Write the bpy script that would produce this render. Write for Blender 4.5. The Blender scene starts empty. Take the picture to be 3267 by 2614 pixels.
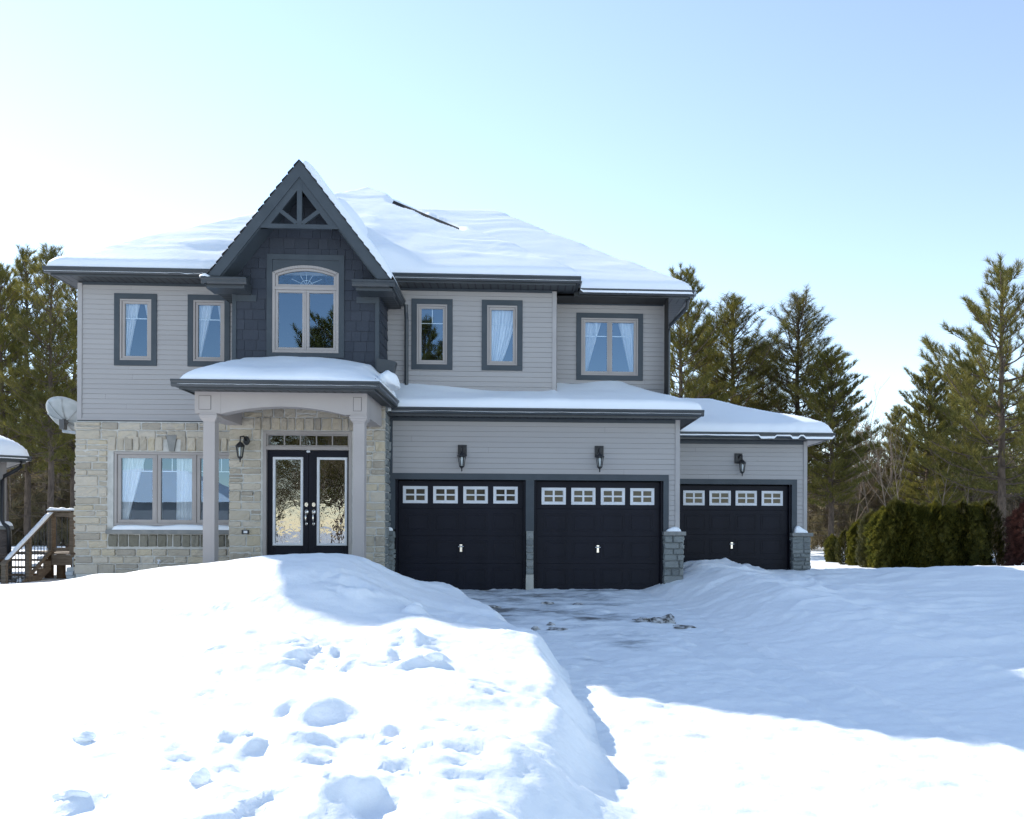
import bpy, math, random
import numpy as np
from mathutils import Vector
rnd = random.Random(7)
sc = bpy.context.scene
col = sc.collection

# ------------------------------------------------------------------ helpers
class MB:
    def __init__(s): s.v = []; s.f = []
    def add(s, vs, fs):
        o = len(s.v); s.v += [tuple(p) for p in vs]; s.f += [tuple(i+o for i in f) for f in fs]
    def box(s, x0, x1, y0, y1, z0, z1):
        s.add([(x0,y0,z0),(x1,y0,z0),(x1,y1,z0),(x0,y1,z0),(x0,y0,z1),(x1,y0,z1),(x1,y1,z1),(x0,y1,z1)],
              [(0,3,2,1),(4,5,6,7),(0,1,5,4),(1,2,6,5),(2,3,7,6),(3,0,4,7)])
    def frame(s, x0, x1, z0, z1, w, y0, y1):          # rectangular ring facing -Y
        s.box(x0,x1,y0,y1,z1-w,z1); s.box(x0,x1,y0,y1,z0,z0+w)
        s.box(x0,x0+w,y0,y1,z0+w,z1-w); s.box(x1-w,x1,y0,y1,z0+w,z1-w)
    def prism(s, pts, a, b, axis='y'):                # 2D polygon extruded along an axis
        n = len(pts)
        def m(p, t):
            return {'y':(p[0],t,p[1]), 'x':(t,p[0],p[1]), 'z':(p[0],p[1],t)}[axis]
        s.add([m(p,a) for p in pts]+[m(p,b) for p in pts],
              [tuple(range(n)), tuple(range(2*n-1,n-1,-1))]+[(i,i+n,(i+1)%n+n,(i+1)%n) for i in range(n)])
    def tube(s, pts, rad, n=6, cap=True):
        pts = [Vector(p) for p in pts]
        if not hasattr(rad,'__len__'): rad = [rad]*len(pts)
        o = len(s.v)
        for i,p in enumerate(pts):
            d = (pts[min(i+1,len(pts)-1)]-pts[max(i-1,0)]).normalized()
            a = d.orthogonal().normalized() if abs(d.z)>.9 else d.cross(Vector((0,0,1))).normalized()
            b = d.cross(a)
            for k in range(n):
                t = 2*math.pi*k/n
                s.v.append(tuple(p+(a*math.cos(t)+b*math.sin(t))*rad[i]))
        for i in range(len(pts)-1):
            for k in range(n):
                s.f.append((o+i*n+k,o+i*n+(k+1)%n,o+(i+1)*n+(k+1)%n,o+(i+1)*n+k))
        if cap:
            s.f.append(tuple(o+k for k in range(n-1,-1,-1))); e=o+(len(pts)-1)*n
            s.f.append(tuple(e+k for k in range(n)))
    def lathe(s, prof, c, n=16):                      # (r,z) profile round a vertical axis at c
        o=len(s.v)
        for r,z in prof:
            for k in range(n):
                t=2*math.pi*k/n; s.v.append((c[0]+r*math.cos(t),c[1]+r*math.sin(t),c[2]+z))
        for i in range(len(prof)-1):
            for k in range(n):
                s.f.append((o+i*n+k,o+i*n+(k+1)%n,o+(i+1)*n+(k+1)%n,o+(i+1)*n+k))
    def obj(s, name, mat, parent=None, smooth=False, bevel=0):
        me = bpy.data.meshes.new(name); me.from_pydata(s.v, [], s.f); me.update()
        return link(name, me, mat, parent, smooth, bevel)

def link(name, me, mat, parent=None, smooth=False, bevel=0):
    me.materials.append(mat)
    if smooth: me.polygons.foreach_set('use_smooth', [True]*len(me.polygons))
    o = bpy.data.objects.new(name, me); col.objects.link(o)
    if parent:
        o.parent = parent; q=parent; off=Vector((0,0,0))
        while q: off+=q.location; q=q.parent
        o.location = -off if not o.get('local') else o.location
    if bevel:
        m=o.modifiers.new('bevel','BEVEL'); m.width=bevel; m.segments=2; m.limit_method='ANGLE'
    return o
def np_obj(name, V, F, mat, parent=None, smooth=True):
    me = bpy.data.meshes.new(name)
    V=np.asarray(V,dtype=np.float32); F=np.asarray(F,dtype=np.int32)
    me.vertices.add(len(V)); me.vertices.foreach_set('co',V.ravel())
    k=F.shape[1]; me.loops.add(F.size); me.loops.foreach_set('vertex_index',F.ravel())
    me.polygons.add(len(F)); me.polygons.foreach_set('loop_start',np.arange(0,F.size,k,dtype=np.int32))
    me.polygons.foreach_set('loop_total',np.full(len(F),k,dtype=np.int32))
    me.update(calc_edges=True); me.validate()
    return link(name, me, mat, parent, smooth)
def tag(o, label=None, cat=None, group=None, kind=None):
    if label: o['label']=label
    if cat: o['category']=cat
    if group: o['group']=group
    if kind: o['kind']=kind
    return o
def thing(name, label, cat, loc=(0,0,0), group=None):
    o=bpy.data.objects.new(name,None); col.objects.link(o); o.location=loc; o.empty_display_size=.2
    return tag(o,label,cat,group)
def copy_tree(o, parent=None):
    c=o.copy(); col.objects.link(c)
    if parent: c.parent=parent
    for ch in list(o.children): copy_tree(ch,c)
    return c

# numpy value noise
def _h(i,j,s):
    n=(i*374761393+j*668265263+s*974634777)&0xffffffff
    n=((n^(n>>13))*1274126177)&0xffffffff
    return ((n^(n>>16))&0xffff)/65535.0
def vnoise(x,y,s=0):
    x=np.asarray(x,float);y=np.asarray(y,float)
    i=np.floor(x).astype(np.int64);j=np.floor(y).astype(np.int64);u=x-i;v=y-j
    u=u*u*u*(u*(u*6-15)+10);v=v*v*v*(v*(v*6-15)+10)
    return ((_h(i,j,s)*(1-u)+_h(i+1,j,s)*u)*(1-v)+(_h(i,j+1,s)*(1-u)+_h(i+1,j+1,s)*u)*v)*2-1
def fbm(x,y,o=4,s=0,g=.5):
    t=0;a=1;
    for k in range(o):
        t=t+a*vnoise(x*2**k+k*17.3,y*2**k-k*9.1,s+k); a*=g
    return t
def sstep(a,b,x):
    t=np.clip((x-a)/(b-a),0,1); return t*t*(3-2*t)

# ------------------------------------------------------------------ materials
def mat(name, color, rough=.6, spec=.3, metal=0):
    m=bpy.data.materials.new(name); m.use_nodes=True
    b=m.node_tree.nodes['Principled BSDF']
    b.inputs['Base Color'].default_value=(*color,1); b.inputs['Roughness'].default_value=rough
    b.inputs['Specular IOR Level'].default_value=spec; b.inputs['Metallic'].default_value=metal
    return m
def nodes(m): return m.node_tree.nodes, m.node_tree.links, m.node_tree.nodes['Principled BSDF']
def vary(m, c1, c2, scale=3, detail=4, pos=(.35,.65), bump=0, bscale=40, stretch=(1,1,1), bdist=.01):
    N,L,b=nodes(m)
    tc=N.new('ShaderNodeTexCoord'); mp=N.new('ShaderNodeMapping'); mp.inputs['Scale'].default_value=stretch
    L.new(tc.outputs['Object'],mp.inputs['Vector'])
    n=N.new('ShaderNodeTexNoise'); n.inputs['Scale'].default_value=scale; n.inputs['Detail'].default_value=detail
    L.new(mp.outputs[0],n.inputs['Vector'])
    r=N.new('ShaderNodeValToRGB'); e=r.color_ramp.elements
    e[0].position,e[1].position=pos; e[0].color=(*c1,1); e[1].color=(*c2,1)
    L.new(n.outputs['Fac'],r.inputs[0]); L.new(r.outputs[0],b.inputs['Base Color'])
    if bump:
        n2=N.new('ShaderNodeTexNoise'); n2.inputs['Scale'].default_value=bscale; n2.inputs['Detail'].default_value=5
        L.new(mp.outputs[0],n2.inputs['Vector'])
        bp=N.new('ShaderNodeBump'); bp.inputs['Strength'].default_value=bump; bp.inputs['Distance'].default_value=bdist
        L.new(n2.outputs['Fac'],bp.inputs['Height']); L.new(bp.outputs[0],b.inputs['Normal'])
    return m
def island(m, ramp, bump=0, bscale=30, mixn=.35, nscale=6, bdist=.01):
    """colour by random-per-island, blended with a noise"""
    N,L,b=nodes(m)
    g=N.new('ShaderNodeNewGeometry'); tc=N.new('ShaderNodeTexCoord')
    n=N.new('ShaderNodeTexNoise'); n.inputs['Scale'].default_value=nscale; n.inputs['Detail'].default_value=5
    L.new(tc.outputs['Object'],n.inputs['Vector'])
    mx=N.new('ShaderNodeMix'); mx.inputs['Factor'].default_value=mixn
    L.new(g.outputs['Random Per Island'],mx.inputs['A']); L.new(n.outputs['Fac'],mx.inputs['B'])
    r=N.new('ShaderNodeValToRGB'); e=r.color_ramp.elements
    while len(e)<len(ramp): e.new(.5)
    for k,(p,c) in enumerate(ramp): e[k].position=p; e[k].color=(*c,1)
    L.new(mx.outputs['Result'],r.inputs[0]); L.new(r.outputs[0],b.inputs['Base Color'])
    if bump:
        n2=N.new('ShaderNodeTexNoise'); n2.inputs['Scale'].default_value=bscale; n2.inputs['Detail'].default_value=6
        L.new(tc.outputs['Object'],n2.inputs['Vector'])
        bp=N.new('ShaderNodeBump'); bp.inputs['Strength'].default_value=bump; bp.inputs['Distance'].default_value=bdist
        L.new(n2.outputs['Fac'],bp.inputs['Height']); L.new(bp.outputs[0],b.inputs['Normal'])
    return m

M={}
M['siding']=island(mat('greige vinyl siding',(.40,.37,.36),.5,.3),[(0,(.335,.320,.312)),(1,(.375,.358,.348))],.15,60,.5,1.2)
M['cornerpost']=vary(mat('greige corner post',(.44,.41,.40),.5,.3),(.33,.315,.307),(.37,.352,.345),2)
M['trim']=vary(mat('slate grey trim paint',(.052,.062,.072),.5,.3),(.045,.056,.066),(.056,.068,.079),3)
M['gutter']=vary(mat('dark grey aluminium',(.055,.06,.065),.38,.5),(.035,.041,.046),(.045,.051,.057),2)
M['shake']=island(mat('charcoal shake',(.045,.048,.058),.65,.2),[(0,(.032,.038,.050)),(1,(.050,.057,.072))],.3,25,.4,4)
M['stonemortar']=vary(mat('pale mortar',(.40,.40,.36),.9,.1),(.42,.415,.385),(.52,.51,.475),8,4,(.35,.65),.4,60)
ST=[(.1,(.315,.28,.23)),(.3,(.39,.345,.275)),(.5,(.44,.39,.31)),(.65,(.48,.43,.355)),(.78,(.46,.395,.285)),(.92,(.39,.355,.31))]
M['stone']=island(mat('split faced limestone',(.36,.34,.27),.85,.15),ST,.6,18,.28,5,.02)
ST2=[(.2,(.14,.132,.105)),(.5,(.18,.168,.13)),(.85,(.23,.215,.175))]
M['stonewet']=island(mat('damp limestone',(.26,.24,.18),.8,.2),ST2,.6,18,.45,5,.02)
ST3=[(.2,(.15,.162,.162)),(.5,(.195,.21,.205)),(.85,(.255,.262,.25))]
M['stonegrey']=island(mat('grey pier stone',(.27,.28,.27),.85,.15),ST3,.6,18,.4,5,.02)
M['sill']=vary(mat('grey cut stone sill',(.30,.30,.28),.85,.1),(.19,.195,.19),(.26,.257,.24),6,5,(.35,.65),.4,50)
M['concrete']=vary(mat('concrete plinth',(.42,.41,.36),.9,.1),(.36,.35,.31),(.48,.46,.41),4,5,(.3,.7),.3,40)
M['frame']=vary(mat('taupe window frame',(.40,.36,.34),.45,.3),(.32,.292,.275),(.36,.33,.31),2)
M['column']=vary(mat('taupe porch paint',(.44,.39,.37),.55,.25),(.375,.338,.318),(.41,.372,.35),1.5,3,(.3,.7),.08,30)
M['grille']=mat('white grille',(.62,.64,.66),.4)
M['white']=vary(mat('white door trim',(.74,.75,.77),.4,.4),(.60,.61,.63),(.68,.69,.71),3)
M['black']=vary(mat('black door paint',(.009,.008,.012),.5,.18),(.006,.0065,.012),(.009,.0095,.017),3,3,(.3,.7),.06,50,(1,1,.1))
M['lamp']=mat('black lamp metal',(.018,.018,.02),.45,.5)
M['chrome']=mat('satin nickel',(.72,.69,.64),.22,.5,1)
M['shingle']=island(mat('asphalt shingles',(.03,.03,.032),.95,.1),[(0,(.022,.022,.025)),(1,(.045,.043,.042))],.6,60,1,12)
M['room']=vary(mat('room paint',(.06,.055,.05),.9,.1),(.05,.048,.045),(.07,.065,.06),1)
M['floorwood']=mat('interior floor',(.12,.08,.05),.6)
M['bulb']=mat('frosted bulb',(.75,.78,.78),.2,.5)
M['wood']=vary(mat('weathered deck wood',(.24,.16,.09),.8,.1),(.12,.092,.068),(.22,.172,.125),5,5,(.3,.7),.3,30,(1,1,6))
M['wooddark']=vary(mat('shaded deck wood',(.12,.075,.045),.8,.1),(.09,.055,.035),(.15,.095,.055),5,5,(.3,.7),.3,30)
M['brick']=island(mat('grey brown brick',(.13,.11,.10),.85,.1),[(0,(.10,.085,.08)),(1,(.17,.14,.125))],.3,40)
M['nsiding']=island(mat('neighbour siding',(.27,.25,.24),.6,.2),[(0,(.25,.23,.22)),(1,(.29,.27,.26))])
M['dish']=vary(mat('weathered dish metal',(.55,.57,.56),.45,.4),(.33,.35,.345),(.44,.45,.445),4)
M['dishdark']=mat('dish bracket',(.10,.10,.10),.5)
M['bark']=vary(mat('pine bark',(.10,.075,.058),.95,.05),(.065,.05,.04),(.15,.115,.09),9,5,(.3,.7),.7,30,(1,1,.35),.02)
M['twig']=vary(mat('bare twigs',(.17,.13,.10),.9,.05),(.16,.125,.098),(.30,.24,.19),3)
M['paletwig']=vary(mat('pale bare twigs',(.30,.24,.18),.9,.05),(.17,.13,.10),(.27,.215,.165),3)

def leafmat(name, ramp, nscale, trans=.35, mixn=.55):
    m=island(mat(name,ramp[0][1],.55,.25),ramp,0,1,mixn,nscale)
    N,L,b=nodes(m); out=N['Material Output']
    src=b.inputs['Base Color'].links[0].from_socket
    t=N.new('ShaderNodeBsdfTranslucent'); L.new(src,t.inputs['Color'])
    mx=N.new('ShaderNodeMixShader'); mx.inputs[0].default_value=trans
    L.new(b.outputs[0],mx.inputs[1]); L.new(t.outputs[0],mx.inputs[2]); L.new(mx.outputs[0],out.inputs['Surface'])
    return m
M['needle']=leafmat('pine needles',[(.2,(.050,.066,.020)),(.5,(.15,.142,.034)),(.8,(.28,.225,.052))],.7,.5)
M['cedar']=leafmat('cedar sprays',[(.2,(.024,.034,.008)),(.5,(.070,.074,.013)),(.8,(.20,.17,.026))],1.6,.55)
M['redleaf']=leafmat('reddish shrub',[(.2,(.03,.012,.010)),(.8,(.075,.026,.018))],2,.15)
M['scrub']=leafmat('winter undergrowth',[(.2,(.10,.09,.045)),(.5,(.17,.14,.075)),(.85,(.25,.175,.10))],.5)

def snowmat(name, c=(.88,.905,.925), b1=.30, s1=14, b2=.18, s2=120, d1=.03, d2=.006):
    m=mat(name,c,.55,.25); N,L,b=nodes(m)
    tc=N.new('ShaderNodeTexCoord')
    prev=None
    for st,sca,dist in ((b1,s1,d1),(b2,s2,d2)):
        n=N.new('ShaderNodeTexNoise'); n.inputs['Scale'].default_value=sca; n.inputs['Detail'].default_value=4
        L.new(tc.outputs['Object'],n.inputs['Vector'])
        bp=N.new('ShaderNodeBump'); bp.inputs['Strength'].default_value=st; bp.inputs['Distance'].default_value=dist
        L.new(n.outputs['Fac'],bp.inputs['Height'])
        if prev: L.new(prev.outputs[0],bp.inputs['Normal'])
        prev=bp
    L.new(prev.outputs[0],b.inputs['Normal'])
    b.inputs['Subsurface Weight'].default_value=.25; b.inputs['Subsurface Radius'].default_value=(.9,1,1.1); b.inputs['Subsurface Scale'].default_value=.05
    return m
M['snow']=snowmat('fresh snow')
M['roofsnow']=snowmat('roof snow',(.88,.905,.925),.22,11,.25,70,.02,.006)
def drivemat():
    m=snowmat('packed driveway snow',(.80,.84,.87),.35,10,.3,55,.03,.01); N,L,b=nodes(m)
    tc=N.new('ShaderNodeTexCoord'); mp=N.new('ShaderNodeMapping'); mp.inputs['Scale'].default_value=(.55,1.5,1)
    L.new(tc.outputs['Object'],mp.inputs['Vector'])
    n=N.new('ShaderNodeTexNoise'); n.inputs['Scale'].default_value=1.6; n.inputs['Detail'].default_value=7; n.inputs['Roughness'].default_value=.62
    L.new(mp.outputs[0],n.inputs['Vector'])
    sx=N.new('ShaderNodeSeparateXYZ'); L.new(tc.outputs['Object'],sx.inputs[0])
    mr=N.new('ShaderNodeMapRange'); mr.interpolation_type='SMOOTHSTEP'
    mr.inputs['From Min'].default_value=9.5; mr.inputs['From Max'].default_value=14.5; mr.inputs['To Min'].default_value=-.11; mr.inputs['To Max'].default_value=.085
    L.new(sx.outputs['Y'],mr.inputs['Value'])
    ad=N.new('ShaderNodeMath'); mx=N.new('ShaderNodeMapRange'); mx.interpolation_type='SMOOTHSTEP'; mx.inputs['From Min'].default_value=1.3; mx.inputs['From Max'].default_value=2.5; mx.inputs['To Min'].default_value=0; mx.inputs['To Max'].default_value=-.2
    L.new(sx.outputs['X'],mx.inputs['Value']); a0=N.new('ShaderNodeMath'); L.new(mr.outputs[0],a0.inputs[0]); L.new(mx.outputs[0],a0.inputs[1])
    L.new(n.outputs['Fac'],ad.inputs[0]); L.new(a0.outputs[0],ad.inputs[1])
    r=N.new('ShaderNodeValToRGB'); e=r.color_ramp.elements
    e[0].position=.50; e[0].color=(.84,.875,.90,1); e[1].position=.74; e[1].color=(.14,.14,.14,1)
    x=e.new(.60); x.color=(.60,.64,.68,1)
    L.new(ad.outputs[0],r.inputs[0]); L.new(r.outputs[0],b.inputs['Base Color'])
    return m
M['drive']=drivemat()
M['slush']=vary(mat('dirty slush',(.2,.19,.18),.8,.2),(.07,.065,.06),(.55,.55,.55),14,5,(.35,.6),.8,30)

def glassmat(name, tint=.85, fac=.22, rough=0.0, wob=0, gcol=(.95,.97,1)):
    m=bpy.data.materials.new(name); m.use_nodes=True; N,L=m.node_tree.nodes,m.node_tree.links; N.clear()
    o=N.new('ShaderNodeOutputMaterial'); t=N.new('ShaderNodeBsdfTransparent'); t.inputs[0].default_value=(tint*.95,tint,tint,1)
    g=N.new('ShaderNodeBsdfGlossy'); g.inputs['Roughness'].default_value=rough; g.inputs['Color'].default_value=(*gcol,1)
    mx=N.new('ShaderNodeMixShader'); lw=N.new('ShaderNodeLayerWeight'); lw.inputs['Blend'].default_value=.3
    mr=N.new('ShaderNodeMapRange'); mr.inputs['To Min'].default_value=fac; mr.inputs['To Max'].default_value=1
    L.new(lw.outputs['Fresnel'],mr.inputs[0]); L.new(mr.outputs[0],mx.inputs[0])
    L.new(t.outputs[0],mx.inputs[1]); L.new(g.outputs[0],mx.inputs[2]); L.new(mx.outputs[0],o.inputs[0])
    t2=N.new('ShaderNodeBsdfTransparent'); t2.inputs[0].default_value=(1,1,1,1); gm=N.new('ShaderNodeNewGeometry'); m2=N.new('ShaderNodeMixShader')
    L.new(gm.outputs['Backfacing'],m2.inputs[0]); L.new(mx.outputs[0],m2.inputs[1]); L.new(t2.outputs[0],m2.inputs[2]); L.new(m2.outputs[0],o.inputs[0])
    tc=N.new('ShaderNodeTexCoord'); n=N.new('ShaderNodeTexNoise'); n.inputs['Scale'].default_value=1.6 if not wob else 9
    n.inputs['Detail'].default_value=2
    L.new(tc.outputs['Object'],n.inputs['Vector'])
    bp=N.new('ShaderNodeBump'); bp.inputs['Strength'].default_value=.03 if not wob else wob; bp.inputs['Distance'].default_value=.02
    L.new(n.outputs['Fac'],bp.inputs['Height']); L.new(bp.outputs[0],g.inputs['Normal'])
    return m
M['glass']=glassmat('window glass',.96,.19,gcol=(.52,.74,1.0))
M['doorglass']=glassmat('textured door glass',.35,.26,.0,.05)
M['lampglass']=glassmat('lantern glass',.9,.10)
def curtainmat():
    m=mat('sheer white curtain',(.82,.82,.84),.9,.1); N,L,b=nodes(m); out=N['Material Output']
    t=N.new('ShaderNodeBsdfTranslucent'); t.inputs['Color'].default_value=(.8,.8,.82,1)
    mx=N.new('ShaderNodeMixShader'); mx.inputs[0].default_value=.3
    L.new(b.outputs[0],mx.inputs[1]); L.new(t.outputs[0],mx.inputs[2]); L.new(mx.outputs[0],out.inputs['Surface'])
    return m
M['curtain']=curtainmat()
def soffitmat(axis):
    m=mat('vented soffit '+axis,(.05,.055,.06),.5,.3); N,L,b=nodes(m)
    tc=N.new('ShaderNodeTexCoord'); s=N.new('ShaderNodeSeparateXYZ'); L.new(tc.outputs['Object'],s.inputs[0])
    a=N.new('ShaderNodeMath'); a.operation='PINGPONG'; a.inputs[1].default_value=.075
    L.new(s.outputs[axis],a.inputs[0])
    r=N.new('ShaderNodeValToRGB'); e=r.color_ramp.elements
    e[0].position=.008; e[0].color=(.008,.008,.009,1); e[1].position=.016; e[1].color=(.052,.058,.063,1)
    L.new(a.outputs[0],r.inputs[0]); L.new(r.outputs[0],b.inputs['Base Color']); return m
M['soffitx']=soffitmat('X'); M['soffity']=soffitmat('Y')

# ------------------------------------------------------------------ wall claddings
def front(Y): return lambda a,n,z:(a,Y-n,z)          # wall facing the street
def east(X): return lambda a,n,z:(X+n,a,z)
def west(X): return lambda a,n,z:(X-n,a,z)
def cut(a0,a1,z0,z1,openings):
    iv=[(a0,a1)]; zm=(z0+z1)/2
    for (oa,ob,oz0,oz1) in openings:
        if oz0<zm<oz1:
            nv=[]
            for p,q in iv:
                if ob<=p or oa>=q: nv.append((p,q)); continue
                if oa>p: nv.append((p,oa))
                if ob<q: nv.append((ob,q))
            iv=nv
    return iv
def lap(name, fn, a0,a1,z0,z1, openings=(), h=.1, parent=None, m='siding', flip=False, clip=None):
    b=MB(); n=max(1,round((z1-z0)/h)); hh=(z1-z0)/n; r=random.Random(name+str(a0))
    for k in range(n):
        za,zb=z0+k*hh,z0+(k+1)*hh
        for p,q in cut(a0,a1,za,zb,openings):
            js=[p]+sorted(r.uniform(p,q) for _ in range(1 if q-p>2.2 and k%2==0 else 0))+[q]
            for i in range(len(js)-1):
                u,w=js[i],js[i+1]-(.002 if i<len(js)-2 else 0)
                o=.0009*i
                vs=[fn(u,.002,za),fn(w,.002,za),fn(u,.017+o,za+.002),fn(w,.017+o,za+.002),fn(u,.016+o,za+.012),fn(w,.016+o,za+.012),fn(u,.008+o,zb-.006),fn(w,.008+o,zb-.006),fn(u,.002,zb+.001),fn(w,.002,zb+.001)]
                fs=[(0,1,3,2),(2,3,5,4),(4,5,7,6),(6,7,9,8)]
                if flip: fs=[tuple(reversed(f)) for f in fs]
                b.add(vs,fs)
    return b.obj(name,M[m],parent)
def shakes(name, fn, a0,a1,z0,z1, openings=(), h=.19, parent=None, clip=None, seed=3, flip=False):
    b=MB(); r=random.Random(seed); n=round((z1-z0)/h); hh=(z1-z0)/n
    for k in range(n):
        za,zb=z0+k*hh,z0+(k+1)*hh+.01
        A0,A1=(a0,a1) if not clip else clip(za,a0,a1)
        if A1-A0<.05: continue
        for p,q in cut(A0,A1,za,zb,openings):
            u=p
            while u<q-.01:
                w=min(q,u+r.uniform(.13,.30))
                if q-w<.07: w=q
                t=.018+r.uniform(-.004,.005); dz=r.uniform(-.003,.003)
                vs=[fn(u+.003,0,za+dz),fn(w-.003,0,za+dz),fn(u+.003,t,za+dz),fn(w-.003,t,za+dz),fn(u+.003,.005,zb),fn(w-.003,.005,zb)]
                fs=[(0,1,3,2),(2,3,5,4),(0,2,4),(1,5,3)]
                if flip: fs=[tuple(reversed(f)) for f in fs]
                b.add(vs,fs); u=w
    # dark backing sheet just behind the shakes
    return b.obj(name,M['shake'],parent)
def rock(b, fn, a0,a1,z0,z1, r, depth=.05, rough=.012):
    """one split faced block: a bevelled box with an uneven face"""
    na=max(2,min(5,int((a1-a0)/.09)+1)); nz=2 if z1-z0<.13 else 3
    g=.007; e=.014
    A=[a0+g,a0+g+e]+[a0+g+e+(a1-a0-2*g-2*e)*i/na for i in range(1,na)]+[a1-g-e,a1-g]
    Zs=[z0+g,z0+g+e]+[z0+g+e+(z1-z0-2*g-2*e)*i/nz for i in range(1,nz)]+[z1-g-e,z1-g]
    o=len(b.v); W=len(A)
    base=r.uniform(-.012,.016)
    for j,z in enumerate(Zs):
        for i,a in enumerate(A):
            edge=i in(0,W-1) or j in(0,len(Zs)-1)
            corner=i in(0,W-1) and j in(0,len(Zs)-1)
            n=depth*.45 if edge else depth+base+r.uniform(-rough,rough)
            if corner: n=depth*.2
            ja=r.uniform(-.005,.005) ; jz=r.uniform(-.005,.005)
            b.v.append(fn(a+ja,n,z+jz))
    H=len(Zs)
    for j in range(H-1):
        for i in range(W-1):
            q=o+j*W+i; b.f.append((q,q+1,q+1+W,q+W))
    rim=[o+i for i in range(W)]+[o+(j+1)*W-1 for j in range(1,H)]+[o+(H-1)*W+i for i in range(W-2,-1,-1)]+[o+j*W for j in range(H-2,0,-1)]
    k=len(b.v)
    def back(idx):
        # drop the same point onto the wall plane
        p=b.v[idx]; return p
    n0=len(rim)
    # side skirts
    Aall=[A[i] for i in range(W)]+[A[-1]]*(H-1)+[A[i] for i in range(W-2,-1,-1)]+[A[0]]*(H-2)
    Zall=[Zs[0]]*W+[Zs[j] for j in range(1,H)]+[Zs[-1]]*(W-1)+[Zs[j] for j in range(H-2,0,-1)]
    for a,z in zip(Aall,Zall): b.v.append(fn(a,-.01,z))
    for i in range(n0):
        j=(i+1)%n0; b.f.append((rim[i],k+i,k+j,rim[j]))
def ashlar(b, fn, a0,a1,z0,z1, openings=(), seed=1, wmin=.2,wmax=.5, hs=(.12,.15,.19,.21,.16), depth=.05):
    r=random.Random(seed); z=z0
    while z<z1-.03:
        h=r.choice(hs)
        if z1-(z+h)<.07: h=z1-z
        for p,q in cut(a0,a1,z,z+h,openings):
            u=p
            while u<q-.01:
                w=u+r.uniform(wmin,wmax)
                if q-w<wmin*.6: w=q
                w=min(w,q)
                if h>.15 and r.random()<.22:      # two thin stones in place of one tall one
                    m=z+h*r.uniform(.4,.6); rock(b,fn,u,w,z,m,r,depth); rock(b,fn,u,w,m,z+h,r,depth)
                else: rock(b,fn,u,w,z,z+h,r,depth)
                u=w
        z+=h
def soldier(b, fn, a0,a1,z0,z1, seed, skip=None, w=(.12,.2), depth=.055):
    r=random.Random(seed); u=a0
    while u<a1-.01:
        q=u+r.uniform(*w)
        if a1-q<.08: q=a1
        if not(skip and q>skip[0] and u<skip[1]): rock(b,fn,u,q,z0,z1,r,depth)
        u=q

# ------------------------------------------------------------------ the house
YM,YG,YS,YB,Yg,Yb=17.25,16.85,19.1,17.9,16.3,14.75
house=thing('detached_house','large two storey greige house with three black garage doors and snowy roof','house',(-2,18,0))
H_=house
# windows of the upper floor: trim, frame, panes, grille
def window(X0,X1,Z0,Z1,Y, trim=.1, sashes=1, grille=.29, tw=None, midgr=True):
    """X0..Z1 outer frame. Trim rings it."""
    f=MB(); f.frame(X0,X1,Z0,Z1,.035,Y-.028,Y+.05)
    n=sashes; w=(X1-X0-.07)/n; xs=[]
    for i in range(n):
        a=X0+.035+i*w+.004; c=a+w-.008
        f.frame(a,c,Z0+.037,Z1-.037,.05,Y-.008,Y+.06); xs.append((a+.05,c-.05))
    if n>1:
        for i in range(1,n): f.box(X0+.035+i*w-.014,X0+.035+i*w+.014,Y-.02,Y+.05,Z0+.036,Z1-.036)
    win=f.obj('window',M['frame'],H_,bevel=.004)
    if trim:
        t=MB(); t.frame(X0-trim,X1+trim,Z0-trim,Z1+trim,trim-.001,Y-.034,Y+.02); t.obj('trim',M['trim'],win,bevel=.003)
    gb=MB()
    for a,c in xs:
        p=MB(); p.box(a-.004,c+.004,Y+.022,Y+.028,Z0+.083,Z1-.083); p.obj('pane',M['glass'],win)
        if grille:
            zg=Z1-.087-grille
            gb.box(a,c,Y+.032,Y+.040,zg-.008,zg+.008)
            for k in range(1,(3 if sashes==3 else 2)):
                q=a+(c-a)*k/(3 if sashes==3 else 2); gb.box(q-.008,q+.008,Y+.0325,Y+.0395,zg+.008,Z1-.087)
    if grille: gb.obj('grille',M['grille'],win)
    return win
NW=[-7.78,-6.355,-1.937,-.522]                    # the four narrow windows
NWo=[]
for x in NW:
    window(x-.305,x+.305,4.54,5.755,YM,.108); NWo.append((x-.33,x+.33,4.52,5.78))
window(1.13,2.34,4.482,5.697,YB,.105,2); W5o=[(1.1,2.37,4.46,5.72)]
# front room window, three sashes, no trim
window(-8.18,-5.35,1.255,2.72,YM-.005,0,3+1,.28) if False else None
def room_window():
    X0,X1,Z0,Z1,Y=-8.18,-5.15,1.255,2.72,YM
    f=MB(); f.frame(X0,X1,Z0,Z1,.05,Y-.03,Y+.06)
    S=[(-8.125,-7.38),(-7.352,-6.612),(-6.586,-5.85),(-5.82,-5.205)]
    gb=MB(); ps=[]
    for a,c in S:
        f.frame(a,c,Z0+.052,Z1-.052,.068,Y-.01,Y+.07); ps.append((a+.068,c-.068))
    for i in range(3): f.box(S[i][1]+.003,S[i+1][0]-.003,Y-.022,Y+.06,Z0+.051,Z1-.051)
    win=f.obj('window',M['frame'],H_,bevel=.004)
    for a,c in ps:
        p=MB(); p.box(a-.004,c+.004,Y+.022,Y+.028,Z0+.117,Z1-.117); p.obj('pane',M['glass'],win)
        zg=2.34; gb.box(a,c,Y+.032,Y+.04,zg-.008,zg+.008)
        for k in (1,2):
            q=a+(c-a)*k/3; gb.box(q-.008,q+.008,Y+.0325,Y+.0395,zg+.008,Z1-.12)
    gb.obj('grille',M['grille'],win)
room_window()
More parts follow.
